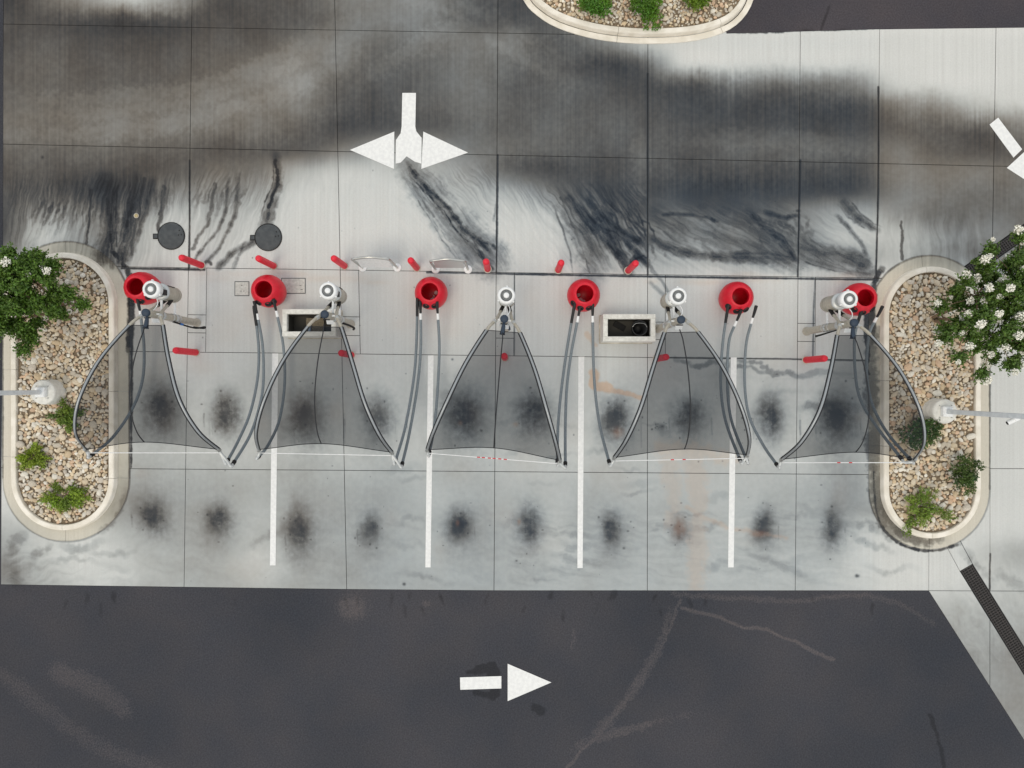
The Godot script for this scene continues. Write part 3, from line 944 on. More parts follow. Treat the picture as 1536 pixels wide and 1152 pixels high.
func fill_stones(parent: Node3D, bed: PackedVector2Array, y: float, sizes: Array, named: int, crop: Rect2, sd: int) -> void:
	rng.seed = sd
	var bb := Rect2(bed[0], Vector2.ZERO)
	for p in bed:
		bb = bb.expand(p)
	bb = bb.intersection(crop)
	var cell := 0.13
	var grid := {}
	var list := []
	for s in sizes:                                    # [radius low, high, tries]
		for t in int(s[2] * bb.size.x * bb.size.y):
			var p := Vector2(rng.randf_range(bb.position.x, bb.end.x), rng.randf_range(bb.position.y, bb.end.y))
			if not Geometry2D.is_point_in_polygon(p, bed):
				continue
			var r := rng.randf_range(s[0], s[1])
			var c := Vector2i((p / cell).floor())
			var ok := true
			for dx in [-2, -1, 0, 1, 2]:
				for dy in [-2, -1, 0, 1, 2]:
					var q := c + Vector2i(dx, dy)
					if grid.has(q):
						for o: Vector3 in grid[q]:
							if Vector2(o.x, o.y).distance_to(p) < (o.z + r) * .70:
								ok = false
								break
					if not ok: break
				if not ok: break
			if not ok:
				continue
			if not grid.has(c):
				grid[c] = []
			grid[c].append(Vector3(p.x, p.y, r))
			list.append(Vector3(p.x, p.y, r))
	list.sort_custom(func(a, b): return a.z > b.z)
	var rest := {}
	for i in list.size():
		var s: Vector3 = list[i]
		var el := rng.randf_range(.95, 1.45)
		var bs := Basis(Vector3.UP, rng.randf() * TAU) * Basis(Vector3.RIGHT, rng.randf_range(-.3, .3)) * Basis.from_scale(Vector3(s.z * el, s.z * rng.randf_range(.5, .75), s.z / sqrt(el) * 1.02))
		var tf := Transform3D(bs, Vector3(s.x, y + rng.randf_range(-.012, .018) + s.z * .12, s.y))
		var mi := rng.randi() % 6
		var ti := rng.randi() % tones.size()
		if i < named:
			var o := part("stone", stone_meshes[mi], stone_mats[ti], parent)
			o.transform = tf
		else:
			if not rest.has(mi):
				rest[mi] = []
			var c: Color = tones[ti].srgb_to_linear() * rng.randf_range(.70, 1.02)
			c.a = 1.0
			rest[mi].append([tf, c])
	for mi in rest:
		var mm := MultiMesh.new()
		mm.transform_format = MultiMesh.TRANSFORM_3D
		mm.use_colors = true
		mm.mesh = stone_meshes[mi]
		mm.instance_count = rest[mi].size()
		for k in rest[mi].size():
			mm.set_instance_transform(k, rest[mi][k][0])
			mm.set_instance_color(k, rest[mi][k][1])
		var o := MultiMeshInstance3D.new()
		o.name = "river_pebbles"
		o.multimesh = mm
		o.material_override = M.pebble
		parent.add_child(o, true)
		o.set_meta("kind", "stuff")

func island(label: String, pxs: Array, joints: Array, skip_last: bool, sizes: Array, named: int, crop: Rect2, sd: int) -> void:
	var pts := []
	for p: Vector2 in pxs:
		pts.append(g2(p.x, p.y))
	var n := pts.size()
	var cen := Vector2.ZERO
	for p: Vector2 in pts:
		cen += p / n
	var nrm := []
	for i in n:
		var t: Vector2 = (pts[(i + 1) % n] - pts[(i - 1 + n) % n]).normalized()
		var q := Vector2(-t.y, t.x)
		if q.dot(cen - pts[i]) < 0.0:
			q = -q
		nrm.append(q)
	var t := thing("planter_island", label, "planter")
	var gut := [Vector2(0.0, -0.012), Vector2(0.0, 0.008), Vector2(0.008, 0.013), Vector2(0.24, 0.009), Vector2(0.30, 0.009), Vector2(0.30, -0.012)]
	if sd == 503:                                      # here the kerb was cast apart from its gutter
		gut = [Vector2(0.0, -0.012), Vector2(0.0, 0.02), Vector2(0.008, 0.026), Vector2(0.13, 0.028), Vector2(0.137, 0.022), Vector2(0.137, -0.012)]
	var krb := [Vector2(0.272, 0.006), Vector2(0.277, 0.045), Vector2(0.288, 0.115), Vector2(0.298, 0.138), Vector2(0.316, 0.149), Vector2(0.335, 0.152), Vector2(0.405, 0.152), Vector2(0.418, 0.145), Vector2(0.424, 0.128), Vector2(0.424, 0.0)]
	if sd == 503:
		for k in krb.size():
			krb[k].x -= .115
	for j in joints.size():
		var a: int = joints[j]
		var b: int = joints[(j + 1) % joints.size()]
		if b <= a:
			b += n
		if skip_last and j == joints.size() - 1:
			continue
		part("gutter", sweep(pts, nrm, a, b, gut, 0.005), M.gutter if sd != 503 else M.kerb, t)
		part("kerb", sweep(pts, nrm, a, b, krb, 0.004), M.kerb, t)
	var bed := PackedVector2Array()
	for i in n:
		bed.append(pts[i] + nrm[i] * (0.423 if sd != 503 else .308))
	part("soil", prism(bed, 0.0, 0.062), M.soil, t)
	var inner := PackedVector2Array()
	for i in n:
		inner.append(pts[i] + nrm[i] * (0.475 if sd != 503 else .35))
	fill_stones(t, inner, 0.075, sizes, named, crop, sd)

func build_islands() -> void:
	make_stones()
	var all := Rect2(-100, -100, 200, 200)
	var sz := [[.078, .10, 1.6], [.06, .078, 14], [.046, .06, 70], [.032, .046, 200], [.02, .032, 320]]
	island("long rounded stone bed with a tree of few blossoms", stadium(4, 194, 362, 812), [12, 28, 32, 44, 57, 61], false, sz, 150, all, 501)
	island("long rounded stone bed with the heavily blossoming tree", stadium(1303, 1484, 383, 824), [11, 27, 31, 44, 58, 61], false, sz, 150, all, 502)
	var pts := []
	for p in catmull([Vector3(790,-260,0), Vector3(772,-120,0), Vector3(772,-40,0), Vector3(786,2,0), Vector3(806,24,0), Vector3(836,42,0), Vector3(880,56,0), Vector3(925,63.5,0), Vector3(975,66,0), Vector3(1030,63,0), Vector3(1072,54,0), Vector3(1104,38,0), Vector3(1126,10,0), Vector3(1134,-30,0), Vector3(1134,-120,0), Vector3(1120,-260,0)], 3):
		pts.append(Vector2(p.x, p.y))
	var s2 := [[.05, .07, 10], [.036, .05, 70], [.026, .036, 160], [.018, .026, 200]]
	island("wide rounded stone bed with clipped bright green shrubs", pts, [0, 9, 21, 31, 45], true, s2, 60, Rect2(g2(760, -262), Vector2(6.4, 5.7)), 503)

# ------------------------------------------------------------------ plants
func leaf_arrays() -> Array:
	return [PackedVector3Array(), PackedVector3Array(), PackedColorArray()]

func add_leaf(A: Array, c: Vector3, d: Vector3, n: Vector3, l: float, w: float, col: Color) -> void:
	var s := d.cross(n).normalized() * w
	var up := s.cross(d).normalized()
	var p0 := c - d * l * .5
	var p1 := c + d * l * .5 - up * l * .12
	var a := c + s + up * l * .1
	var b := c - s + up * l * .1
	for v: Vector3 in [p0, p1, a, p0, b, p1]:
		A[0].append(v); A[1].append(up); A[2].append(col)

func leaf_mesh(A: Array) -> ArrayMesh:
	var arr := []
	arr.resize(Mesh.ARRAY_MAX)
	arr[Mesh.ARRAY_VERTEX] = A[0]
	arr[Mesh.ARRAY_NORMAL] = A[1]
	arr[Mesh.ARRAY_COLOR] = A[2]
	var m := ArrayMesh.new()
	m.add_surface_from_arrays(Mesh.PRIMITIVE_TRIANGLES, arr)
	return m

func rdir() -> Vector3:
	var z := rng.randf_range(-1, 1)
	var a := rng.randf() * TAU
	var r := sqrt(1.0 - z * z)
	return Vector3(r * cos(a), z, r * sin(a))

func green(base: Color, v: float) -> Color:
	var k := rng.randf_range(1.0 - v, 1.0 + v)
	var y := rng.randf_range(-.012, .03)
	return Color(clampf(base.r * k + y, .005, 1), clampf(base.g * k + y * .8, .01, 1), clampf(base.b * k, .004, 1))

# leaves on a twig: a sprig with pairs along it
func sprig(A: Array, at: Vector3, d: Vector3, l: float, leaves: int, ls: float, base: Color, var_: float) -> void:
	var tint := green(base, var_)
	for i in leaves:
		var t := (i + .5) / leaves
		var p := at + d * l * t + rdir() * ls * .35
		var dir := (d * .6 + rdir() * .9 + Vector3.UP * .15).normalized()
		var nn := (Vector3.UP * 1.1 + rdir() * .8).normalized()
		var c := Color(tint.r, tint.g, tint.b).lerp(green(base, var_), .4)
		add_leaf(A, p, dir, nn, ls * rng.randf_range(.75, 1.25), ls * rng.randf_range(.22, .34), c)

func tree(label: String, at: Vector3, h0: float, crown: Vector3, cr: Vector3, clumps: int, leaves: int, base: Color, flowers: int, sd: int, lean: Array) -> void:
	rng.seed = sd
	var t := thing("flowering_tree", label, "tree", at)
	var tr := st_begin()
	var stems := 4
	var tips := []
	for i in stems:
		var a := TAU * i / stems + .4
		var p0 := Vector3(cos(a) * .07, 0.05, sin(a) * .07)
		var p2 := crown + Vector3(cos(a) * cr.x * .5, -cr.y * .1, sin(a) * cr.z * .5)
		var p1 := p0.lerp(p2, .5) + Vector3(cos(a) * .05, .15, sin(a) * .05)
		add_tube(tr, catmull([p0, p1, p2], 4), .042, .016, 7)
		tips.append(p1); tips.append(p2)
	part("trunk", done(tr), M.bark, t)
	var A := leaf_arrays()
	var br := st_begin()
	var spots := []
	for i in clumps:
		var d := rdir()
		if d.y < -.5:
			d.y = -d.y
		var rad := pow(rng.randf(), .4)
		var c := crown + Vector3(d.x * cr.x, d.y * cr.y, d.z * cr.z) * rad
		spots.append([c, d])
	for q in lean:
		spots.append([crown + q, (q as Vector3).normalized()])
	for q in spots:
		var c: Vector3 = q[0]
		var d: Vector3 = q[1]
		var near: Vector3 = tips[0]
		for v: Vector3 in tips:
			if v.distance_to(c) < near.distance_to(c):
				near = v
		add_tube(br, PackedVector3Array([near, near.lerp(c, .5) + Vector3.UP * .06, c]), .012, .004, 5)
		for k in leaves:
			var dd := (d * .7 + rdir()).normalized()
			sprig(A, c + rdir() * rng.randf_range(.02, .14), dd, rng.randf_range(.08, .22), 7, .062, base, .55)
	part("branches", done(br), M.bark, t)
	part("crown", leaf_mesh(A), M.leaf, t)
	# panicles of white flowers at the ends of the outer sprigs
	var fm := []
	for v in 3:
		var F := leaf_arrays()
		for k in 95:
			var p := rdir() * pow(rng.randf(), .5) * .08
			p.y *= .8
			add_leaf(F, p, rdir(), (Vector3.UP + rdir()).normalized(), .034, .014, Color.WHITE)
		fm.append(leaf_mesh(F))
	var order := spots.duplicate()
	order.sort_custom(func(a, b): return (a[0].y - crown.y) / cr.y + a[1].length() * .0 + Vector2(a[0].x - crown.x, a[0].z - crown.z).length() / cr.x * 1.1 > (b[0].y - crown.y) / cr.y + Vector2(b[0].x - crown.x, b[0].z - crown.z).length() / cr.x * 1.1)
	for i in flowers:
		var q = order[i % order.size()]
		var c: Vector3 = q[0] + q[1] * rng.randf_range(.08, .24) + rdir() * .14 + Vector3.UP * .12
		var o := part("flower_cluster", fm[rng.randi() % 3], M.flower, t, c)
		o.rotation = Vector3(rng.randf() * .6, rng.randf() * TAU, rng.randf() * .6)
		o.scale = Vector3.ONE * rng.randf_range(.6, 1.5)

func shrub(called: String, label: String, px: float, py: float, r: Vector3, sprigs: int, ls: float, base: Color, sd: int, stems := 0.0, form := 0) -> void:
	rng.seed = sd
	var t := thing(called, label, "shrub", g(px, py, 0.08) * Vector3(1, 0, 1) + Vector3(0, .08, 0))
	var A := leaf_arrays()
	var br := st_begin()
	var lobes := []
	for i in (9 if form == 0 else 13):
		var a := TAU * i / 9.0 + rng.randf_range(-.4, .4)
		var rad := rng.randf_range(.15, .72) if form == 0 else rng.randf_range(.3, 1.15)
		lobes.append([Vector3(cos(a) * r.x * rad, r.y * rng.randf_range(.25, .85) * (1.0 if form == 0 else .7), sin(a) * r.z * rad), rng.randf_range(.26, .48), green(base, .3)])
	for i in sprigs:
		var lb: Array = lobes[i % lobes.size()]
		var c: Vector3 = lb[0]
		var d := rdir()
		d.y = absf(d.y) * .9 - .2
		if form == 0:                                   # clipped, dense
			var p: Vector3 = c + Vector3(d.x * r.x, d.y * r.y, d.z * r.z) * float(lb[1]) * pow(rng.randf(), .4)
			sprig(A, p, (d + rdir() * .5 + Vector3.UP * .5).normalized(), ls * 1.8, 6, ls, lb[2], .3)
		else:                                           # loose arching shoots
			var mid := c * .5 + Vector3.UP * r.y * .2
			if i < lobes.size():
				add_tube(br, PackedVector3Array([Vector3.ZERO, mid, c]), .008, .003, 4)
			var w := rng.randf_range(.35, 1.1)
			var q := mid.lerp(c, (w - .5) * 2.0) if w > .5 else mid * (2.0 * w)
			for k in 2:
				sprig(A, q + rdir() * r.x * .13, ((c - mid).normalized() + rdir() * .7).normalized(), ls * 2.0, 5, ls * .95, lb[2], .35)
	if form == 0:
		for i in 5:
			var d := rdir(); d.y = absf(d.y)
			add_tube(br, PackedVector3Array([Vector3.ZERO, Vector3(d.x * r.x * .6, r.y * .6, d.z * r.z * .6)]), .012, .005, 5)
	part("stems", done(br), M.bark, t)
	part("foliage", leaf_mesh(A), M.leaf, t)

func build_plants() -> void:
	tree("low dark green tree with a few white blossoms in the stone bed", g(97, 462) + Vector3(0, .06, 0), .4, Vector3(-.15, 1.35, -.05), Vector3(1.12, .72, 1.05), 105, 76, Color(.078, .160, .018), 6, 611, [Vector3(1.35, -.1, .1), Vector3(1.15, .1, -.1), Vector3(-.75, -.2, 1.25), Vector3(-.95, -.3, 1.45), Vector3(.2, .1, 1.1)])
	tree("tall green tree crowded with white blossom clusters in stone bed", g(1400, 478) + Vector3(0, .06, 0), .8, Vector3(.18, 2.2, -.02), Vector3(1.28, .8, 1.2), 112, 72, Color(.074, .145, .022), 105, 622, [Vector3(.2, .1, -1.4), Vector3(.5, .2, -1.55), Vector3(-1.2, -.1, .6), Vector3(-.5, 0, 1.35), Vector3(-.9, -.1, 1.0), Vector3(1.2, .1, 1.2)])
	shrub("small_shrub", "patchy green shrub beside the concrete base and the hanging hose end", 104, 622, Vector3(.42, .32, .36), 260, .05, Color(.12, .20, .024), 631, 0, 1)
	shrub("small_shrub", "small yellow-green tufted shrub among the stones, smallest of the bed", 53, 684, Vector3(.32, .34, .30), 240, .05, Color(.21, .30, .022), 632, 0, 1)
	shrub("small_shrub", "low wide yellow-green shrub at the rounded end of the bed", 101, 743, Vector3(.52, .30, .34), 340, .05, Color(.17, .27, .022), 633, 0, 1)
	shrub("round_shrub", "dark green bushy shrub half under the mesh canopy", 1372, 645, Vector3(.52, .46, .48), 620, .045, Color(.045, .105, .022), 634)
	shrub("round_shrub", "dark green upright shrub hanging over the kerb of the stone bed", 1434, 709, Vector3(.46, .55, .44), 560, .045, Color(.034, .09, .018), 635)
	shrub("small_shrub", "large loose light green shrub with bare brown stems showing", 1376, 758, Vector3(.68, .48, .62), 330, .045, Color(.16, .25, .030), 636, 0, 1)
	shrub("round_shrub", "bright green clipped shrub close to the bed's curving kerb, rounder one", 893, 10, Vector3(.44, .5, .44), 760, .05, Color(.072, .20, .016), 637)
	shrub("round_shrub", "bright green clipped shrub in the middle, largest of the three", 966, 16, Vector3(.50, .55, .50), 900, .05, Color(.072, .20, .016), 638)
	shrub("round_shrub", "yellow-tipped clipped shrub at the edge of the wide stone bed", 1042, 6, Vector3(.38, .45, .34), 560, .05, Color(.11, .21, .014), 639)

# ------------------------------------------------------------------ bollards, bins, covers
func build_bollards() -> void:
	var h := 1.07
	var mesh := lathe([Vector2(.078, 0), Vector2(.078, .98), Vector2(.074, 1.02), Vector2(.062, 1.05), Vector2(.036, 1.066), Vector2(0, h)], 20)
	var foot := lathe([Vector2(.1, 0), Vector2(.1, .006), Vector2(.079, .012)], 20)
	var tops := [[271,386],[386.5,387],[500,387],[615.5,390],[729,392],[842,393.5],[954,394.5],[262,525.5],[511,529.5],[756.5,534],[1000,535.5],[1238.5,537.5]]
	var lab := ["red bollard at a slab corner close to the round iron cover", "red bollard at the seam behind the bin with the number plates", "red bollard between a steel hoop with white panel and a pole's motor", "red bollard standing between the two steel hoops", "red bollard next to the blackened seam beside the hoop with grey panel", "red bollard alone on clean concrete along the black seam", "red bollard standing in the black water trails", "red bollard in front of the pole beside the sparse-blossom tree's bed", "red bollard crossed by a canopy edge beside the bin with litter", "red bollard under the middle of the straight canopy, seen end on", "red bollard under the canopy beside the bin with a black bucket", "red bollard on dirty seam in front of the pole by the blossom tree's bed"]
	for i in tops.size():
		var t := thing("bollard", lab[i], "bollard", g(tops[i][0], tops[i][1], h) * Vector3(1, 0, 1) + Vector3(0, .002, 0), 0.0, "red bollards guarding the vacuum poles")
		part("post", mesh, M.red_paint, t)
		part("base_ring", foot, M.cast_dark, t)

var bin_pos := []
func build_bins() -> void:
	var body := []
	for p in [[.17,0],[.20,.012],[.235,.05],[.29,.13],[.335,.23],[.368,.36],[.384,.47],[.385,.53],[.374,.62],[.35,.70],[.312,.775],[.268,.83],[.23,.858],[.208,.864],[.197,.857],[.193,.84],[.193,.74],[.22,.66],[.29,.56],[.31,.46],[.28,.25],[.22,.13],[0,.1]]:
		body.append(Vector2(p[0], p[1]))
	var bm := lathe(body, 48)
	var pos := [[231,437],[414,441],[650.5,444],[872,447],[1094,451],[1272,453]]
	var lab := ["red globe bin against the kerb beside the tree with few blossoms", "red globe bin beside the two flush utility plates", "red globe bin in front of the steel hoop with grey panel", "red globe bin between the straight canopy's hoses and the concrete bin with bucket", "red globe bin whose hoses pass the white line, on yellowish concrete", "red globe bin against the kerb beside the tree full of blossoms"]
	for i in 6:
		var t := thing("globe_bin", lab[i], "bin", g(pos[i][0], pos[i][1]) + Vector3(0, .003, 0), 0.0, "red globe bins along the walkway")
		part("body", bm, M.red, t)
		var socks := [-118.0, -78.0, -56.0] if i in [1] else [-140.0, -106.0, -72.0]
		if i == 0: socks = [-78.0, -118.0, -42.0]
		if i == 4: socks = [-138.0, -100.0, -62.0]
		if i == 5: socks = [-92.0, -128.0, -50.0]
		for k in 3:
			var a := deg_to_rad(socks[k])
			var out := Vector3(cos(a), 0, -sin(a))
			var nrm := (out * .78 + Vector3.UP * .62).normalized()
			var c := Vector3(out.x * .338, .735, out.z * .338)
			var side := nrm.cross(Vector3.UP).normalized()
			var st := st_begin()
			var b := Basis(side, nrm, side.cross(nrm))
			var ring := []
			for q in [[.078,-.012],[.078,.006],[.066,.014],[.05,.012],[.046,-.01]]:
				ring.append(Vector2(q[0], q[1]))
			add_lathe(st, ring, 20)
			var m := done(st)
			var o := part("hose_socket", m, M.black, t)
			o.transform = Transform3D(b, c)
			var pl := part("socket_hole", lathe([Vector2(.047, .0), Vector2(0, .0)], 16), M.rubber, o)
			pl.position = Vector3(0, -.002, 0)
			if k > 0 and not (i == 5 and k == 1):
				pass
		bin_pos.append(t.position)
	# paper seen through the mouths
	rng.seed = 9
	for q in [[2,.08,-.06,.05],[2,.0,.1,.06],[2,.02,.02,.03],[3,-.08,-.05,.05],[3,-.03,.06,.06],[3,.05,.1,.04],[4,-.12,.0,.05],[4,-.1,.08,.04],[5,.1,.06,.03]]:
		var st := st_begin()
		st.set_smooth_group(-1)
		var sm := SphereMesh.new()
		sm.radial_segments = 7; sm.rings = 4; sm.radius = q[3]; sm.height = q[3] * 1.5
		var arr := sm.get_mesh_arrays()
		var jit := []
		for v: Vector3 in arr[Mesh.ARRAY_VERTEX]:
			jit.append(v + Vector3(sin(v.y * 190 + v.x * 70), cos(v.z * 160), sin(v.x * 150)) * q[3] * .2)
		for id: int in arr[Mesh.ARRAY_INDEX]:
			st.add_vertex(jit[id])
		var o := part("paper_wad", done(st), M.white, self, bin_pos[q[0]] + Vector3(q[1], .1 + q[3] * .7, q[2]))
		tag(o, "white paper wad inside the globe bin " + ["", "", "fronting the hoop with grey panel", "nearest the bin with bucket", "on yellowish concrete", "by the blossom tree's kerb"][q[0]], "litter", "paper wads inside the red globe bins")
	# square open-topped concrete bins
	var tops := [[423.0,463.5,504.0,504.5],[904.5,471.0,983.5,512.0]]
	for i in 2:
		var hh := .55
		var a := g(tops[i][0], tops[i][1], hh)
		var b := g(tops[i][2], tops[i][3], hh)
		var c := (a + b) * .5
		var sx := b.x - a.x
		var sz := b.z - a.z
		var t := thing("concrete_bin", ["open rectangular concrete bin with a bottle and cardboard inside", "open rectangular concrete bin with a black bucket inside"][i], "concrete bin", Vector3(c.x, .003, c.z))
		var w := .115
		part("wall", bevel_box(Vector3(0, hh * .5, -sz * .5 + w * .5), Vector3(sx, hh, w), .012), M.cast, t)
		part("wall", bevel_box(Vector3(0, hh * .5, sz * .5 - w * .5), Vector3(sx, hh, w), .012), M.cast, t)
		part("wall", bevel_box(Vector3(-sx * .5 + w * .5, hh * .5 - .001, 0), Vector3(w - .002, hh - .001, sz - 2 * w + .016), .012), M.cast, t)
		part("wall", bevel_box(Vector3(sx * .5 - w * .5, hh * .5 - .001, 0), Vector3(w - .002, hh - .001, sz - 2 * w + .016), .012), M.cast, t)
		part("bottom", bevel_box(Vector3(0, .02, 0), Vector3(sx - .1, .03, sz - .1), .004), M.shade_lining, t)  # floor coloured dark for the shade inside
		for s in [-1, 1]:
			part("shade_lining", bevel_box(Vector3(0, .22, s * (sz * .5 - w - .004)), Vector3(sx - 2 * w - .02, .42, .006), .002), M.shade_lining, t)  # added dark sheets that paint the inner walls' shade
			part("shade_lining", bevel_box(Vector3(s * (sx * .5 - w - .004), .22, 0), Vector3(.006, .42, sz - 2 * w - .02), .002), M.shade_lining, t)
		part("plinth", bevel_box(Vector3(0, .012, 0), Vector3(sx + .05, .022, sz + .05), .006), M.cast_dark, t)
		if i == 0:
			var cb := part("cardboard_sheet", bevel_box(Vector3.ZERO, Vector3(.42, .012, .34), .003, Basis(Vector3.FORWARD, .12)), noise_mat(c8(120, 110, 92), c8(142, 132, 112), .03, 2.0, .9, 31), self, Vector3(c.x + .02, .11, c.z + .02))
			tag(cb, "brown cardboard sheet lying in the open concrete bin", "cardboard")
			var bt := part("plastic_bottle", rod(Vector3(0, 0, -.1), Vector3(0, 0, .1), .045, .03), mat(c8(170, 186, 206), .25), self, Vector3(c.x - .1, .17, c.z + .13))
			tag(bt, "pale blue plastic bottle on cardboard in the open concrete bin", "bottle")
		else:
			var bk := thing("bucket", "black bucket standing in the open rectangular concrete bin", "bucket", Vector3(c.x + .26, .045, c.z))
			part("shell", lathe([Vector2(0, .01), Vector2(.13, .01), Vector2(.175, .4), Vector2(.185, .41), Vector2(.185, .425), Vector2(.165, .42), Vector2(.12, .03), Vector2(0, .03)], 28), M.black, bk)
			part("bail", tube(catmull([Vector3(-.18, .41, 0), Vector3(-.1, .44, -.1), Vector3(.1, .44, -.1), Vector3(.18, .41, 0)], 5), .005), M.steel, bk)
			var rag := part("dark_rag", bevel_box(Vector3.ZERO, Vector3(.3, .02, .14), .008, Basis(Vector3.UP, -.5)), M.rubber, self, Vector3(c.x - .16, .06, c.z - .08))
			tag(rag, "black rag lying on the floor of the open concrete bin", "rag")
	# steel hoops
	var hoops := [[544,401.5,596,401.5],[653.5,404,702,404.5]]
	for i in 2:
		var a := g(hoops[i][0], hoops[i][1])
		var b := g(hoops[i][2], hoops[i][3])
		var t := thing("steel_hoop", ["stainless steel hoop barrier holding a white panel", "stainless steel hoop barrier holding a grey panel"][i], "barrier", (a + b) * .5 + Vector3(0, .003, 0))
		var hw := (b.x - a.x) * .5
		var hp := 1.2
		part("hoop", tube(catmull([Vector3(-hw, .01, 0), Vector3(-hw, .6, 0), Vector3(-hw, hp - .12, 0), Vector3(-hw + .04, hp - .03, 0), Vector3(-hw + .14, hp, -.01), Vector3(0, hp + .05, -.03), Vector3(hw - .14, hp, -.01), Vector3(hw - .04, hp - .03, 0), Vector3(hw, hp - .12, 0), Vector3(hw, .6, 0), Vector3(hw, .01, 0)], 5), .03, -1, 12), M.steel, t)
		for s in [-1, 1]:
			part("base_disc", lathe([Vector2(.1, 0), Vector2(.1, .012), Vector2(.085, .022), Vector2(0, .022)], 24, Vector3(hw * s, 0, 0)), M.white, t)
		var y0 := .35 if i == 0 else .5
		var pn := part("panel", bevel_box(Vector3(0, (y0 + hp - .08) * .5, 0), Vector3(hw * 2 - .1, hp - .1 - y0, .014), .003, Basis(Vector3.RIGHT, -.14)), M.white if i == 0 else M.lightgrey, t)
		part("panel_rim", bevel_box(Vector3(0, y0 - .012, 0), Vector3(hw * 2 - .06, .018, .02), .003), M.steel, pn)
	# round iron covers
	for i in 2:
		var p := g([257.0, 402.5][i], [354.0, 356.0][i])
		var t := thing("manhole_cover", ["round dark iron cover with tab, clean concrete around it", "round dark iron cover where black water trails end"][i], "manhole cover", p + Vector3(0, .003, 0))
		part("rim", lathe([Vector2(.336, 0), Vector2(.336, .008), Vector2(.318, .010), Vector2(.318, .004)], 40), M.iron_dark, t)
		part("lid", lathe([Vector2(.312, 0), Vector2(.312, .010), Vector2(.30, .013), Vector2(0, .013)], 40), M.iron, t)
		var tb := part("tab", bevel_box(Vector3(-.375, .006, .01), Vector3(.13, .014, .13), .004), M.iron_dark, t)
		part("tab_plate", bevel_box(Vector3(-.375, .014, .01), Vector3(.09, .006, .09), .002), M.iron, tb)
		for q in [[.2,-.13],[.18,-.02],[.25,-.03]]:
			part("pick_hole", lathe([Vector2(.016, .0136), Vector2(.016, .0145), Vector2(0, .0145)], 10, Vector3(q[0], 0, q[1])), M.rubber, t)
	var cap := thing("cleanout_cap", "tiny brass cleanout cap among the black water trails", "drain cap", g(204.5, 323.5) + Vector3(0, .003, 0))
	part("cap", lathe([Vector2(.04, 0), Vector2(.04, .008), Vector2(.034, .014), Vector2(0, .014)], 20), M.brass, cap)
	part("collar", lathe([Vector2(.062, 0), Vector2(.062, .004), Vector2(.042, .005)], 20), M.cast_dark, cap)
	# flush utility plates
	var ul := [[353.0,423.0,373.0,443.0],[423.0,418.0,457.5,439.5],[1207.0,484.0,1207.0,484.0]]
	for i in 2:
		var q: Array = ul[i]
		var c := g((q[0] + q[2]) * .5, (q[1] + q[3]) * .5)
		var sx: float = (q[2] - q[0]) / S
		var sz: float = (q[3] - q[1]) / S
		var t := thing("utility_plate", ["small square flush utility plate in the walkway", "long flush utility plate half behind the red globe bin"][i], "utility cover", c + Vector3(0, .003, 0))
		part("frame", bevel_box(Vector3(0, .002, 0), Vector3(sx + .035, .004, sz + .035), .002), M.iron, t)
		part("plate", bevel_box(Vector3(0, .004, 0), Vector3(sx, .008, sz), .003), M.cover, t)
		for m in ([[-.02, .06], [.05, .06], [.0, -.08]] if i == 0 else [[-.12, 0], [.17, .0], [.2, .09]]):
			part("slot", bevel_box(Vector3(m[0], .0085, m[1]), Vector3(.022 if i == 0 else .05, .001, .02 if i == 0 else .012), .0003), M.iron_dark, t)
		part("embossed_bar", bevel_box(Vector3(-.01, .0085, 0), Vector3(sx * .45, .002, .03), .001), M.cover, t)

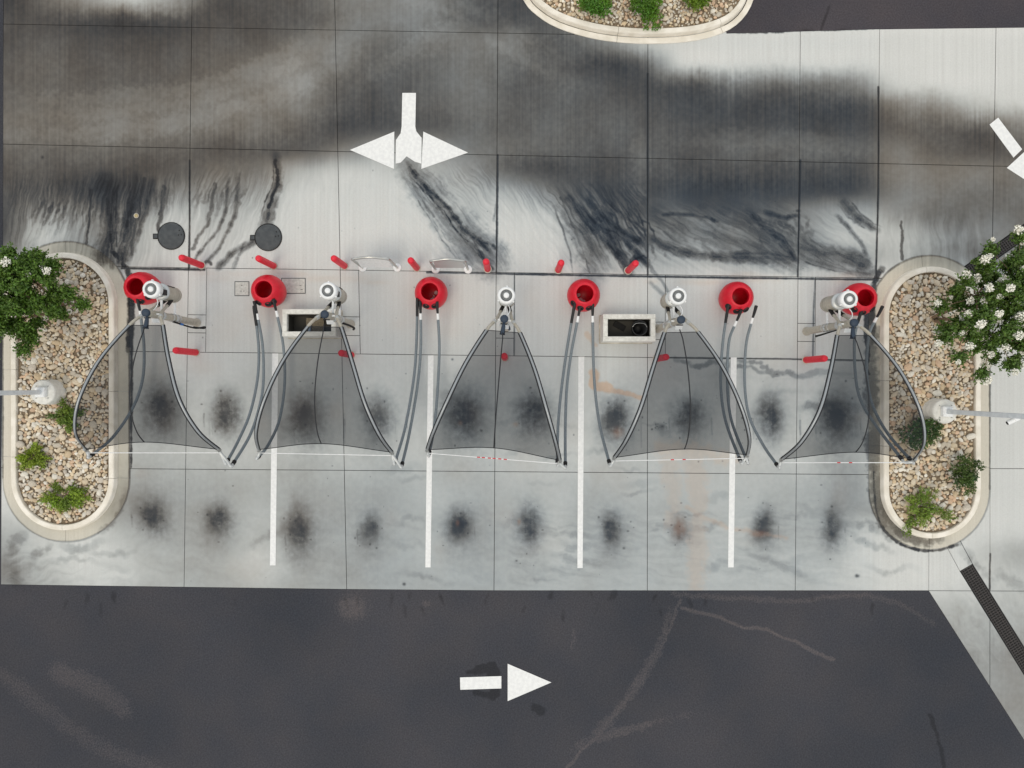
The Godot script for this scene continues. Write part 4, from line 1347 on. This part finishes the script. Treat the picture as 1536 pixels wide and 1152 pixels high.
# ------------------------------------------------------------------ trench drains and lamp posts
func build_drains() -> void:
	for i in 2:
		var q: Array = [DRAIN_S, DRAIN_N][i]
		var p := px_poly(q)
		var o := p[0]
		var t := thing("trench_drain", ["long black trench grate slanting past the blossom tree bed's kerb end", "long black trench grate slanting under the blossoming tree"][i], "drain", Vector3(o.x, 0, o.y))
		var u := (p[3] - p[0])
		var v := (p[1] - p[0])
		var ln := u.length()
		var w := v.length()
		u = u.normalized(); v = v.normalized()
		var bs := Basis(Vector3(u.x, 0, u.y), Vector3.UP, Vector3(v.x, 0, v.y))
		if bs.determinant() < 0.0:
			pass
		var f := func(a: float, y: float, b: float) -> Vector3:
			return Vector3(u.x * a + v.x * b, y, u.y * a + v.y * b)
		part("channel", bevel_box(f.call(ln * .5, -.06, w * .5), Vector3(ln, .02, w), .002, Basis(Vector3(u.x, 0, u.y), Vector3.UP, Vector3(-u.y, 0, u.x))), M.iron_dark, t)
		var ob := Basis(Vector3(u.x, 0, u.y), Vector3.UP, Vector3(-u.y, 0, u.x))
		for s in [0.015, w - .015]:
			part("frame", bevel_box(f.call(ln * .5, -.018, s), Vector3(ln, .04, .024), .003, ob), M.iron_dark, t)
		var seg := .5
		var k := 0
		while k * seg < ln - .1:
			var st := st_begin()
			var l0 := k * seg + .004
			var l1 := minf((k + 1) * seg - .004, ln - .01)
			for bq in [.035, w * .28, w * .5, w * .72, w - .035]:
				add_bevel_box(st, f.call((l0 + l1) * .5, -.012, bq), Vector3(l1 - l0, .022, .016), .003, ob)
			var a := l0 + .012
			while a < l1:
				add_bevel_box(st, f.call(a, -.013, w * .5), Vector3(.024, .018, w - .07), .002, ob)
				a += .062
			part("grate", done(st), M.iron_grate, t)
			k += 1
	# pale filler strip between the kerb and the south grate
	var base := [[83.0,588.0,.29,.42],[1399.0,616.0,.29,.45]]
	for i in 2:
		var q: Array = base[i]
		var t := thing("lamp_post", ["grey square lamp post on concrete base beside the sparse-blossom tree", "grey square lamp post on concrete base carrying a white security camera"][i], "lamp post", g(q[0], q[1]) + Vector3(0, .05, 0))
		var hb: float = q[3]
		part("concrete_base", lathe([Vector2(.315, 0), Vector2(.30, .1), Vector2(.292, hb - .05), Vector2(.282, hb - .012), Vector2(.262, hb), Vector2(0, hb)], 40), M.cast, t)
		part("base_plate", bevel_box(Vector3(0, hb + .06, 0), Vector3(.235, .12, .235), .02), M.white, t)
		part("pole", bevel_box(Vector3(0, 3.6, 0), Vector3(.105, 6.2, .105), .012), M.galv, t)
		for s in [[-1,-1],[1,-1],[1,1],[-1,1]]:
			part("bolt", lathe([Vector2(.012, hb), Vector2(.012, hb + .03), Vector2(0, hb + .03)], 8, Vector3(.14 * s[0], 0, .14 * s[1])), M.steel, t)
		var hd := part("lamp_head", bevel_box(Vector3(-.35 if i == 0 else .35, 6.72, 0), Vector3(.75, .1, .34), .02), M.galv, t)
		part("lens", bevel_box(Vector3(-.4 if i == 0 else .4, 6.666, 0), Vector3(.5, .012, .26), .004), M.white, hd)
	var hc := 2.45
	var cp := g(1521, 630, hc)
	var pole := g(1399, 616)
	var t := thing("security_camera", "white bullet security camera on a bracket high on the lamp post", "camera", cp)
	var off := pole - cp
	off.y = 0
	var dir := Vector3(-.82, -.3, .5).normalized()
	part("mount", bevel_box(Vector3(off.x + .063, .02, off.z), Vector3(.022, .16, .09), .005), M.white, t)
	part("arm", tube(catmull([Vector3(off.x + .07, .02, off.z), Vector3(off.x * .5 + .05, .05, off.z * .6), Vector3(0, .05, -.01), Vector3(0, .0, 0)], 5), .018), M.white, t)
	part("housing", tube(PackedVector3Array([-dir * .1, dir * .13]), .05, .05, 16), M.white, t)
	part("lens", tube(PackedVector3Array([dir * .128, dir * .15]), .036, .034, 14), M.black, t)

# ------------------------------------------------------------------ vacuum stations
func bez(p: PackedVector3Array, u: float) -> Vector3:
	var f := clampf(u, 0.0, 1.0) * (p.size() - 1)
	var i := mini(int(f), p.size() - 2)
	return p[i].lerp(p[i + 1], f - i)

func mirror(p: PackedVector3Array, s: float) -> PackedVector3Array:
	var o := PackedVector3Array()
	for v in p:
		o.append(Vector3(v.x * s, v.y, v.z))
	return o

func hose_on(t: Node3D, pts: Array, h: Array, dropped: bool, side: float) -> void:
	var w := []
	var inv := t.transform.affine_inverse()
	for i in pts.size():
		w.append(inv * g(pts[i][0], pts[i][1], h[i]))
	var path := catmull(w, 8)
	var ho := part("hose", tube(path, .033, -1, 10), M.hose, t)
	# black cuff at the arm's end, white swivel and nozzle at the bin
	var n := path.size()
	var e := path[n - 1]
	var ed := (e - path[n - 3]).normalized()
	part("cuff", rod(e - ed * .07, e + ed * .035, .046, .04), M.rubber, ho)
	var tip := Vector3(side * 1.41, 2.10, 2.87)
	part("elbow", tube(catmull([e + ed * .03, e + ed * .11, (e + ed * .12).lerp(tip, .45) + Vector3(0, -.05, .03), tip + Vector3(0, -.06, .06), tip], 5), .03, .034, 12), M.lightgrey, ho)
	if dropped:
		var a := path[0]
		var d := (path[0] - path[3]).normalized()
		part("swivel", rod(a - d * .02, a + d * .13, .034, .03), M.white, ho)
		part("nozzle", tube(PackedVector3Array([a + d * .12, a + d * .22 + Vector3(0, .02, -.01), a + d * .36 + Vector3(0, .05, -.05)]), .026, .04, 12), M.black, ho)
	else:
		var a := path[0]
		part("nozzle", tube(PackedVector3Array([path[4], a, a + Vector3(.01, .015, -.04)]), .034, .04, 12), M.black, ho)

func build_stations() -> void:
	var cp := [Vector3(.065, 1.40, -.37), Vector3(.10, 1.62, -.25), Vector3(.175, 2.08, 0), Vector3(.35, 2.35, .26), Vector3(.70, 2.82, 1.0), Vector3(1.0, 3.0, 1.8), Vector3(1.25, 2.72, 2.45), Vector3(1.41, 2.10, 2.87)]
	var full := catmull(cp, 8)
	var canopy := full.slice(24)                       # from the mesh's front edge to its tips
	var root := full.slice(0, 25)
	var bases := [[295,484],[526,486],[758,492],[986.5,493],[1210,497]]
	var yaw := [0.0, .02, .08, -.02, 0.0]
	var labels := ["vacuum station with mesh canopy overhanging the sparse-blossom tree's stone bed", "vacuum station with mesh canopy behind the concrete bin holding a bottle", "vacuum station with mesh canopy standing straight, red bar marks at its tips", "vacuum station with mesh canopy beside the concrete bin holding a bucket", "vacuum station with mesh canopy overhanging the blossom tree's stone bed"]
	var pole := lathe([Vector2(.105, 0), Vector2(.105, .02), Vector2(.088, .035), Vector2(.084, .06), Vector2(.08, 2.36)], 28)
	var pcap := lathe([Vector2(.084, 2.33), Vector2(.086, 2.375), Vector2(.074, 2.40), Vector2(0, 2.405)], 28)
	var cz := -.52
	var at := Vector3(0, 0, cz)
	var can := lathe([Vector2(0, 1.02), Vector2(.10, 1.03), Vector2(.15, 1.07), Vector2(.172, 1.13), Vector2(.174, 1.68), Vector2(.170, 1.70)], 36, at)
	var lidm := lathe([Vector2(.182, 1.69), Vector2(.184, 1.72), Vector2(.176, 1.74), Vector2(.1, 1.75), Vector2(0, 1.75)], 36, at)
	var motor := lathe([Vector2(.125, 1.74), Vector2(.13, 1.95), Vector2(.165, 1.99)], 30, at)
	var fan := lathe([Vector2(.165, 1.985), Vector2(.186, 2.0), Vector2(.19, 2.10), Vector2(.182, 2.145), Vector2(.16, 2.165), Vector2(.128, 2.172), Vector2(.124, 2.150)], 40, at)
	var hub := lathe([Vector2(.062, 2.148), Vector2(.060, 2.176), Vector2(.05, 2.186), Vector2(0, 2.19)], 28, at)
	var well := lathe([Vector2(.124, 2.148), Vector2(.05, 2.148)], 28, at)
	var fins := st_begin()
	for k in 26:
		var a := TAU * k / 26
		add_bevel_box(fins, at + Vector3(cos(a) * .09, 2.163, sin(a) * .09), Vector3(.05, .014, .006), .002, Basis(Vector3.UP, -a))
	var finm := done(fins)
	# canopy mesh
	var st := st_begin()
	st.set_smooth_group(1)
	var nu := 30
	var nv := 20
	var rows := []
	for j in nu + 1:
		var row := PackedVector3Array()
		for i in nv + 1:
			var v := float(i) / nv
			var uend := 1.0 - .13 * sin(PI * v)
			var u := uend * j / nu
			var r := bez(canopy, u)
			row.append(Vector3(lerpf(-r.x, r.x, v), r.y - .035 * sin(PI * v) * sin(PI * minf(u * 1.1, 1.0)), r.z))
		rows.append(row)
	for j in nu:
		for i in nv:
			quad(st, rows[j][i], rows[j][i + 1], rows[j + 1][i + 1], rows[j + 1][i])
	var canm := done(st)
	var rear: PackedVector3Array = rows[nu]
	var front: PackedVector3Array = rows[0]
	var ridge := PackedVector3Array()
	ridge.append(Vector3(-.02, 2.30, .20))
	for j in range(2, nu + 1):
		ridge.append((rows[j] as PackedVector3Array)[nv / 2] + Vector3(.0, .016, 0))
	var hosep := [
		[[[[211,474],[216,520],[214,568],[200,610],[170,655],[137,683]]], [[[381,462],[388,520],[386,570],[375,620],[358,660],[341,692]], [[387,478],[394,520],[395,575],[388,615],[374,655],[350,695]]]],
		[[[[416,474],[425,520],[427,575],[419,630],[402,668],[387,686]]], [[[626,450],[625,505],[621,565],[608,640],[593,692]], [[631,478],[631,525],[626,580],[614,650],[603,697]]]],
		[[[[657,478],[659,520],[657,575],[652,635],[644,680]]], [[[862,456],[851,520],[842,585],[837,640],[836,693]], [[866,482],[856,535],[850,585],[848,640],[848,697]]]],
		[[[[889,482],[890,540],[893,590],[900,640],[914,694]]], [[[1092,460],[1084,515],[1081,575],[1088,630],[1110,690]], [[1102,488],[1093,515],[1091,575],[1097,630],[1120,690]]]],
		[[[[1127,484],[1119,518],[1117,575],[1124,625],[1145,668],[1166,698]]], [[[1291,470],[1282,505],[1283,560],[1291,600],[1315,640],[1352,688]], [[1312,482],[1303,505],[1300,560],[1308,605],[1330,648],[1366,690]]]]]
	for i in 5:
		var t := thing("vacuum_station", labels[i], "vacuum station", g(bases[i][0], bases[i][1]) + Vector3(0, .002, 0), -yaw[i], "vacuum stations with mesh canopies")
		var pl := part("pole", pole, M.beige, t)
		part("pole_cap", pcap, M.navy, pl)
		var ca := part("canister", can, M.beige, t)
		part("clamp_band", lathe([Vector2(.177, 1.22), Vector2(.18, 1.225), Vector2(.18, 1.25), Vector2(.177, 1.255)], 36, at), M.beige, ca)
		part("latch", bevel_box(Vector3(.11, 1.5, cz - .14), Vector3(.02, .3, .02), .004), M.rubber, ca)
		part("lid", lidm, M.lightgrey, ca)
		var mo := part("motor", motor, M.lightgrey, t)
		part("fan_cover", fan, M.white, mo)
		part("fan_hub", hub, M.white, mo)
		part("fan_well", well, M.iron, mo)
		part("fan_fins", finm, M.lightgrey, mo)
		for a in [-PI * .5, PI * .2, PI * .8]:
			part("lug", bevel_box(at + Vector3(cos(a) * .195, 2.08, sin(a) * .195), Vector3(.035, .06, .035), .006, Basis(Vector3.UP, -a)), M.white, mo)
		part("junction_box", bevel_box(at + Vector3(.14, 1.86, .03), Vector3(.05, .16, .12), .006), M.black, mo)
		for h in [1.10, 1.70]:
			var sr := part("strut", rod(Vector3(0, h, cz + .17), Vector3(0, h, -.06), .026), M.white, t)
			part("strut_clamp", lathe([Vector2(.085, h - .05), Vector2(.097, h - .04), Vector2(.097, h + .04), Vector2(.085, h + .05)], 24), M.lightgrey, sr)
		part("power_cable", tube(catmull([at + Vector3(.06, 2.02, .19), at + Vector3(.10, 2.06, .28), at + Vector3(.08, 2.1, .38), Vector3(.02, 2.1, -.08)], 5), .009), M.white, t)
		for s: float in [-1.0, 1.0]:
			var ar := part("arm", tube(mirror(root, s), .032, .034, 12), M.beige, t)
			part("arm_tube", tube(mirror(canopy, s), .025, -1, 12), M.arm, ar)
			part("coupling", rod(mirror(root, s)[0], mirror(root, s)[9], .042), M.rubber, ar)
			part("bracket", rod(Vector3(s * .06, 2.06, 0), Vector3(s * .175, 2.08, 0), .02), M.white, ar)
			part("arm_clamp", rod(mirror(root, s)[17], mirror(root, s)[19], .044), M.lightgrey, ar)
			var hem := PackedVector3Array()
			var hem2 := PackedVector3Array()
			for k in canopy.size():
				hem.append(Vector3(s * (canopy[k].x - .034), canopy[k].y + .006, canopy[k].z + .014))
				hem2.append(Vector3(s * (canopy[k].x + .030), canopy[k].y - .012, canopy[k].z - .010))
			part("sleeve_hem", tube(hem, .011, -1, 6), M.fabric_hem, ar)
			part("sleeve_edge", tube(hem2, .014, -1, 6), M.fabric_hem, ar)
			# elbows at the tip
			var tip := Vector3(s * 1.41, 2.10, 2.87)
			part("elbow_collar", rod(tip + Vector3(0, .03, -.015), tip + Vector3(s * .006, -.035, .025), .043), M.steel, ar)
		var mesh_ := part("canopy", canm, M.fabric, t)
		mesh_.set_meta("label", "see-through dark grey shade mesh")
		part("rear_cord", tube(rear, .008, -1, 6), M.fabric_hem, mesh_)
		part("front_cord", tube(front, .007, -1, 6), M.fabric_hem, mesh_)
		part("ridge_cable", tube(ridge, .012, -1, 6), M.cable, mesh_)
		if i in [0, 2, 4]:
			var cn := part("cable_boot", tube(PackedVector3Array([Vector3(0, 2.30, .08), Vector3(-.005, 2.31, .16), Vector3(-.015, 2.33, .30), Vector3(-.016, 2.332, .325)]), .03, .062, 14), M.navy, t)
			part("boot_hook", bevel_box(Vector3(0, 2.30, .10), Vector3(.14, .025, .025), .006), M.black, cn)
		else:
			part("boot_hook", bevel_box(Vector3(0, 2.22, .10), Vector3(.14, .03, .025), .006), M.black, t)
		part("number_plate", bevel_box(Vector3(.03, 2.02, .135), Vector3(.15, .10, .012), .003, Basis(Vector3.RIGHT, -.9)), M.white, t)
		# clearance bar between the tips
		var yb := 2.02
		var bar := part("clearance_bar", rod(Vector3(-1.38, yb, 2.95), Vector3(1.38, yb, 2.95), .009, -1, 8), M.white, t)
		if i in [2, 3, 4]:
			for q in ([-.35, -.25, -.12, -.02, .1, .22] if i == 2 else [-.2, .05]):
				part("red_mark", rod(Vector3(q, yb, 2.95), Vector3(q + .07, yb, 2.95), .0105, -1, 8), M.redsmall, bar)
		# air line hanging on the pole
		match i:
			0:
				part("air_line", tube(catmull([Vector3(.03, 1.25, .09), Vector3(.09, 1.0, .12), Vector3(.12, .7, .15), Vector3(.16, .35, .16), Vector3(.28, .2, .12), Vector3(.3, .3, .16), Vector3(.16, .52, .15)], 6), .02), M.rubber, t)
				part("blue_tie", rod(Vector3(.08, 1.03, .115), Vector3(.1, .93, .125), .026), M.blue, t)
			1:
				part("air_line", tube(catmull([Vector3(.05, 1.1, .07), Vector3(.16, .9, .1), Vector3(.22, .6, .14), Vector3(.16, .4, .16)], 6), .024), M.rubber, t)
			2:
				part("air_line", tube(catmull([Vector3(.06, 1.6, .06), Vector3(.1, 1.4, .09), Vector3(.11, 1.1, .11)], 5), .03), M.navy, t)
			4:
				part("air_line", tube(catmull([Vector3(0, 1.6, .09), Vector3(-.02, 1.2, .12), Vector3(.0, .8, .14), Vector3(.03, .45, .15)], 5), .014, .026), M.rubber, t)
		for h in [.95, 1.25]:
			part("pole_clamp", lathe([Vector2(.084, h), Vector2(.094, h + .004), Vector2(.094, h + .03), Vector2(.084, h + .034)], 24), M.steel, t)
		part("gauge", lathe([Vector2(.03, 0), Vector2(.03, .03), Vector2(0, .034)], 14, Vector3(-.1, 1.15, .03)), M.lightgrey, t)
		# hoses: one hangs from one tip, two from the other
		for side in 2:
			for hh in hosep[i][side].size():
				var pts: Array = hosep[i][side][hh]
				var n := pts.size()
				var hl := [.62, .40, .34, .62, 1.2, 1.93] if n == 6 else [.62, .42, .42, .95, 1.93]
				var first: bool = side == 1 and hh == 0
				if first:
					hl[0] = .74
				hose_on(t, pts, hl, not first, -1.0 if side == 0 else 1.0)

# ------------------------------------------------------------------
func _ready() -> void:
	var cam := Camera3D.new()
	cam.name = "camera"
	cam.position = Vector3(0, CAM_H, 0)
	cam.rotation = Vector3(-PI / 2, 0, 0)
	cam.fov = rad_to_deg(2.0 * atan(576.0 / (S * CAM_H)))
	cam.near = 0.1
	cam.far = 1000.0
	cam.current = true
	add_child(cam)
	var we := WorldEnvironment.new()
	we.name = "world_environment"
	var env := Environment.new()
	env.background_mode = Environment.BG_SKY
	var sky := Sky.new()
	var psm := ProceduralSkyMaterial.new()
	psm.sky_top_color = Color(0.84, 0.855, 0.87)
	psm.sky_horizon_color = Color(0.85, 0.855, 0.86)
	psm.ground_horizon_color = Color(0.4, 0.4, 0.4)
	psm.ground_bottom_color = Color(0.2, 0.2, 0.2)
	psm.sky_curve = 0.2
	sky.sky_material = psm
	env.sky = sky
	env.background_energy_multiplier = 1.0
	env.tonemap_mode = Environment.TONE_MAPPER_LINEAR
	env.tonemap_exposure = 1.32
	env.sdfgi_enabled = true
	env.ssao_enabled = true
	env.ssil_enabled = true
	we.environment = env
	add_child(we)
	var sun := DirectionalLight3D.new()
	sun.name = "sun"
	sun.light_energy = 0.3
	sun.light_angular_distance = 28.0
	sun.light_color = Color(1.0, 0.96, 0.9)
	sun.shadow_enabled = true
	sun.rotation_degrees = Vector3(-64, -28, 0)
	add_child(sun)

	rng.seed = 1
	make_materials()
	M.iron_grate = noise_mat(c8(48, 47, 47), c8(66, 60, 57), .04, 2.0, .7, 19)
	var court := mat(Color.WHITE, 0.9, 0.0, 0.3)
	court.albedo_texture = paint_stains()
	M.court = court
	var gut := mat(c8(255, 247, 234), 0.9, 0.0, 0.3)
	gut.albedo_texture = court.albedo_texture
	M.gutter = gut
	build_ground()
	build_markings()
	build_islands()
	print("islands ", Time.get_ticks_msec())
	build_plants()
	print("plants ", Time.get_ticks_msec())
	build_bollards()
	build_bins()
	build_drains()
	build_stations()
	print("done ", Time.get_ticks_msec())
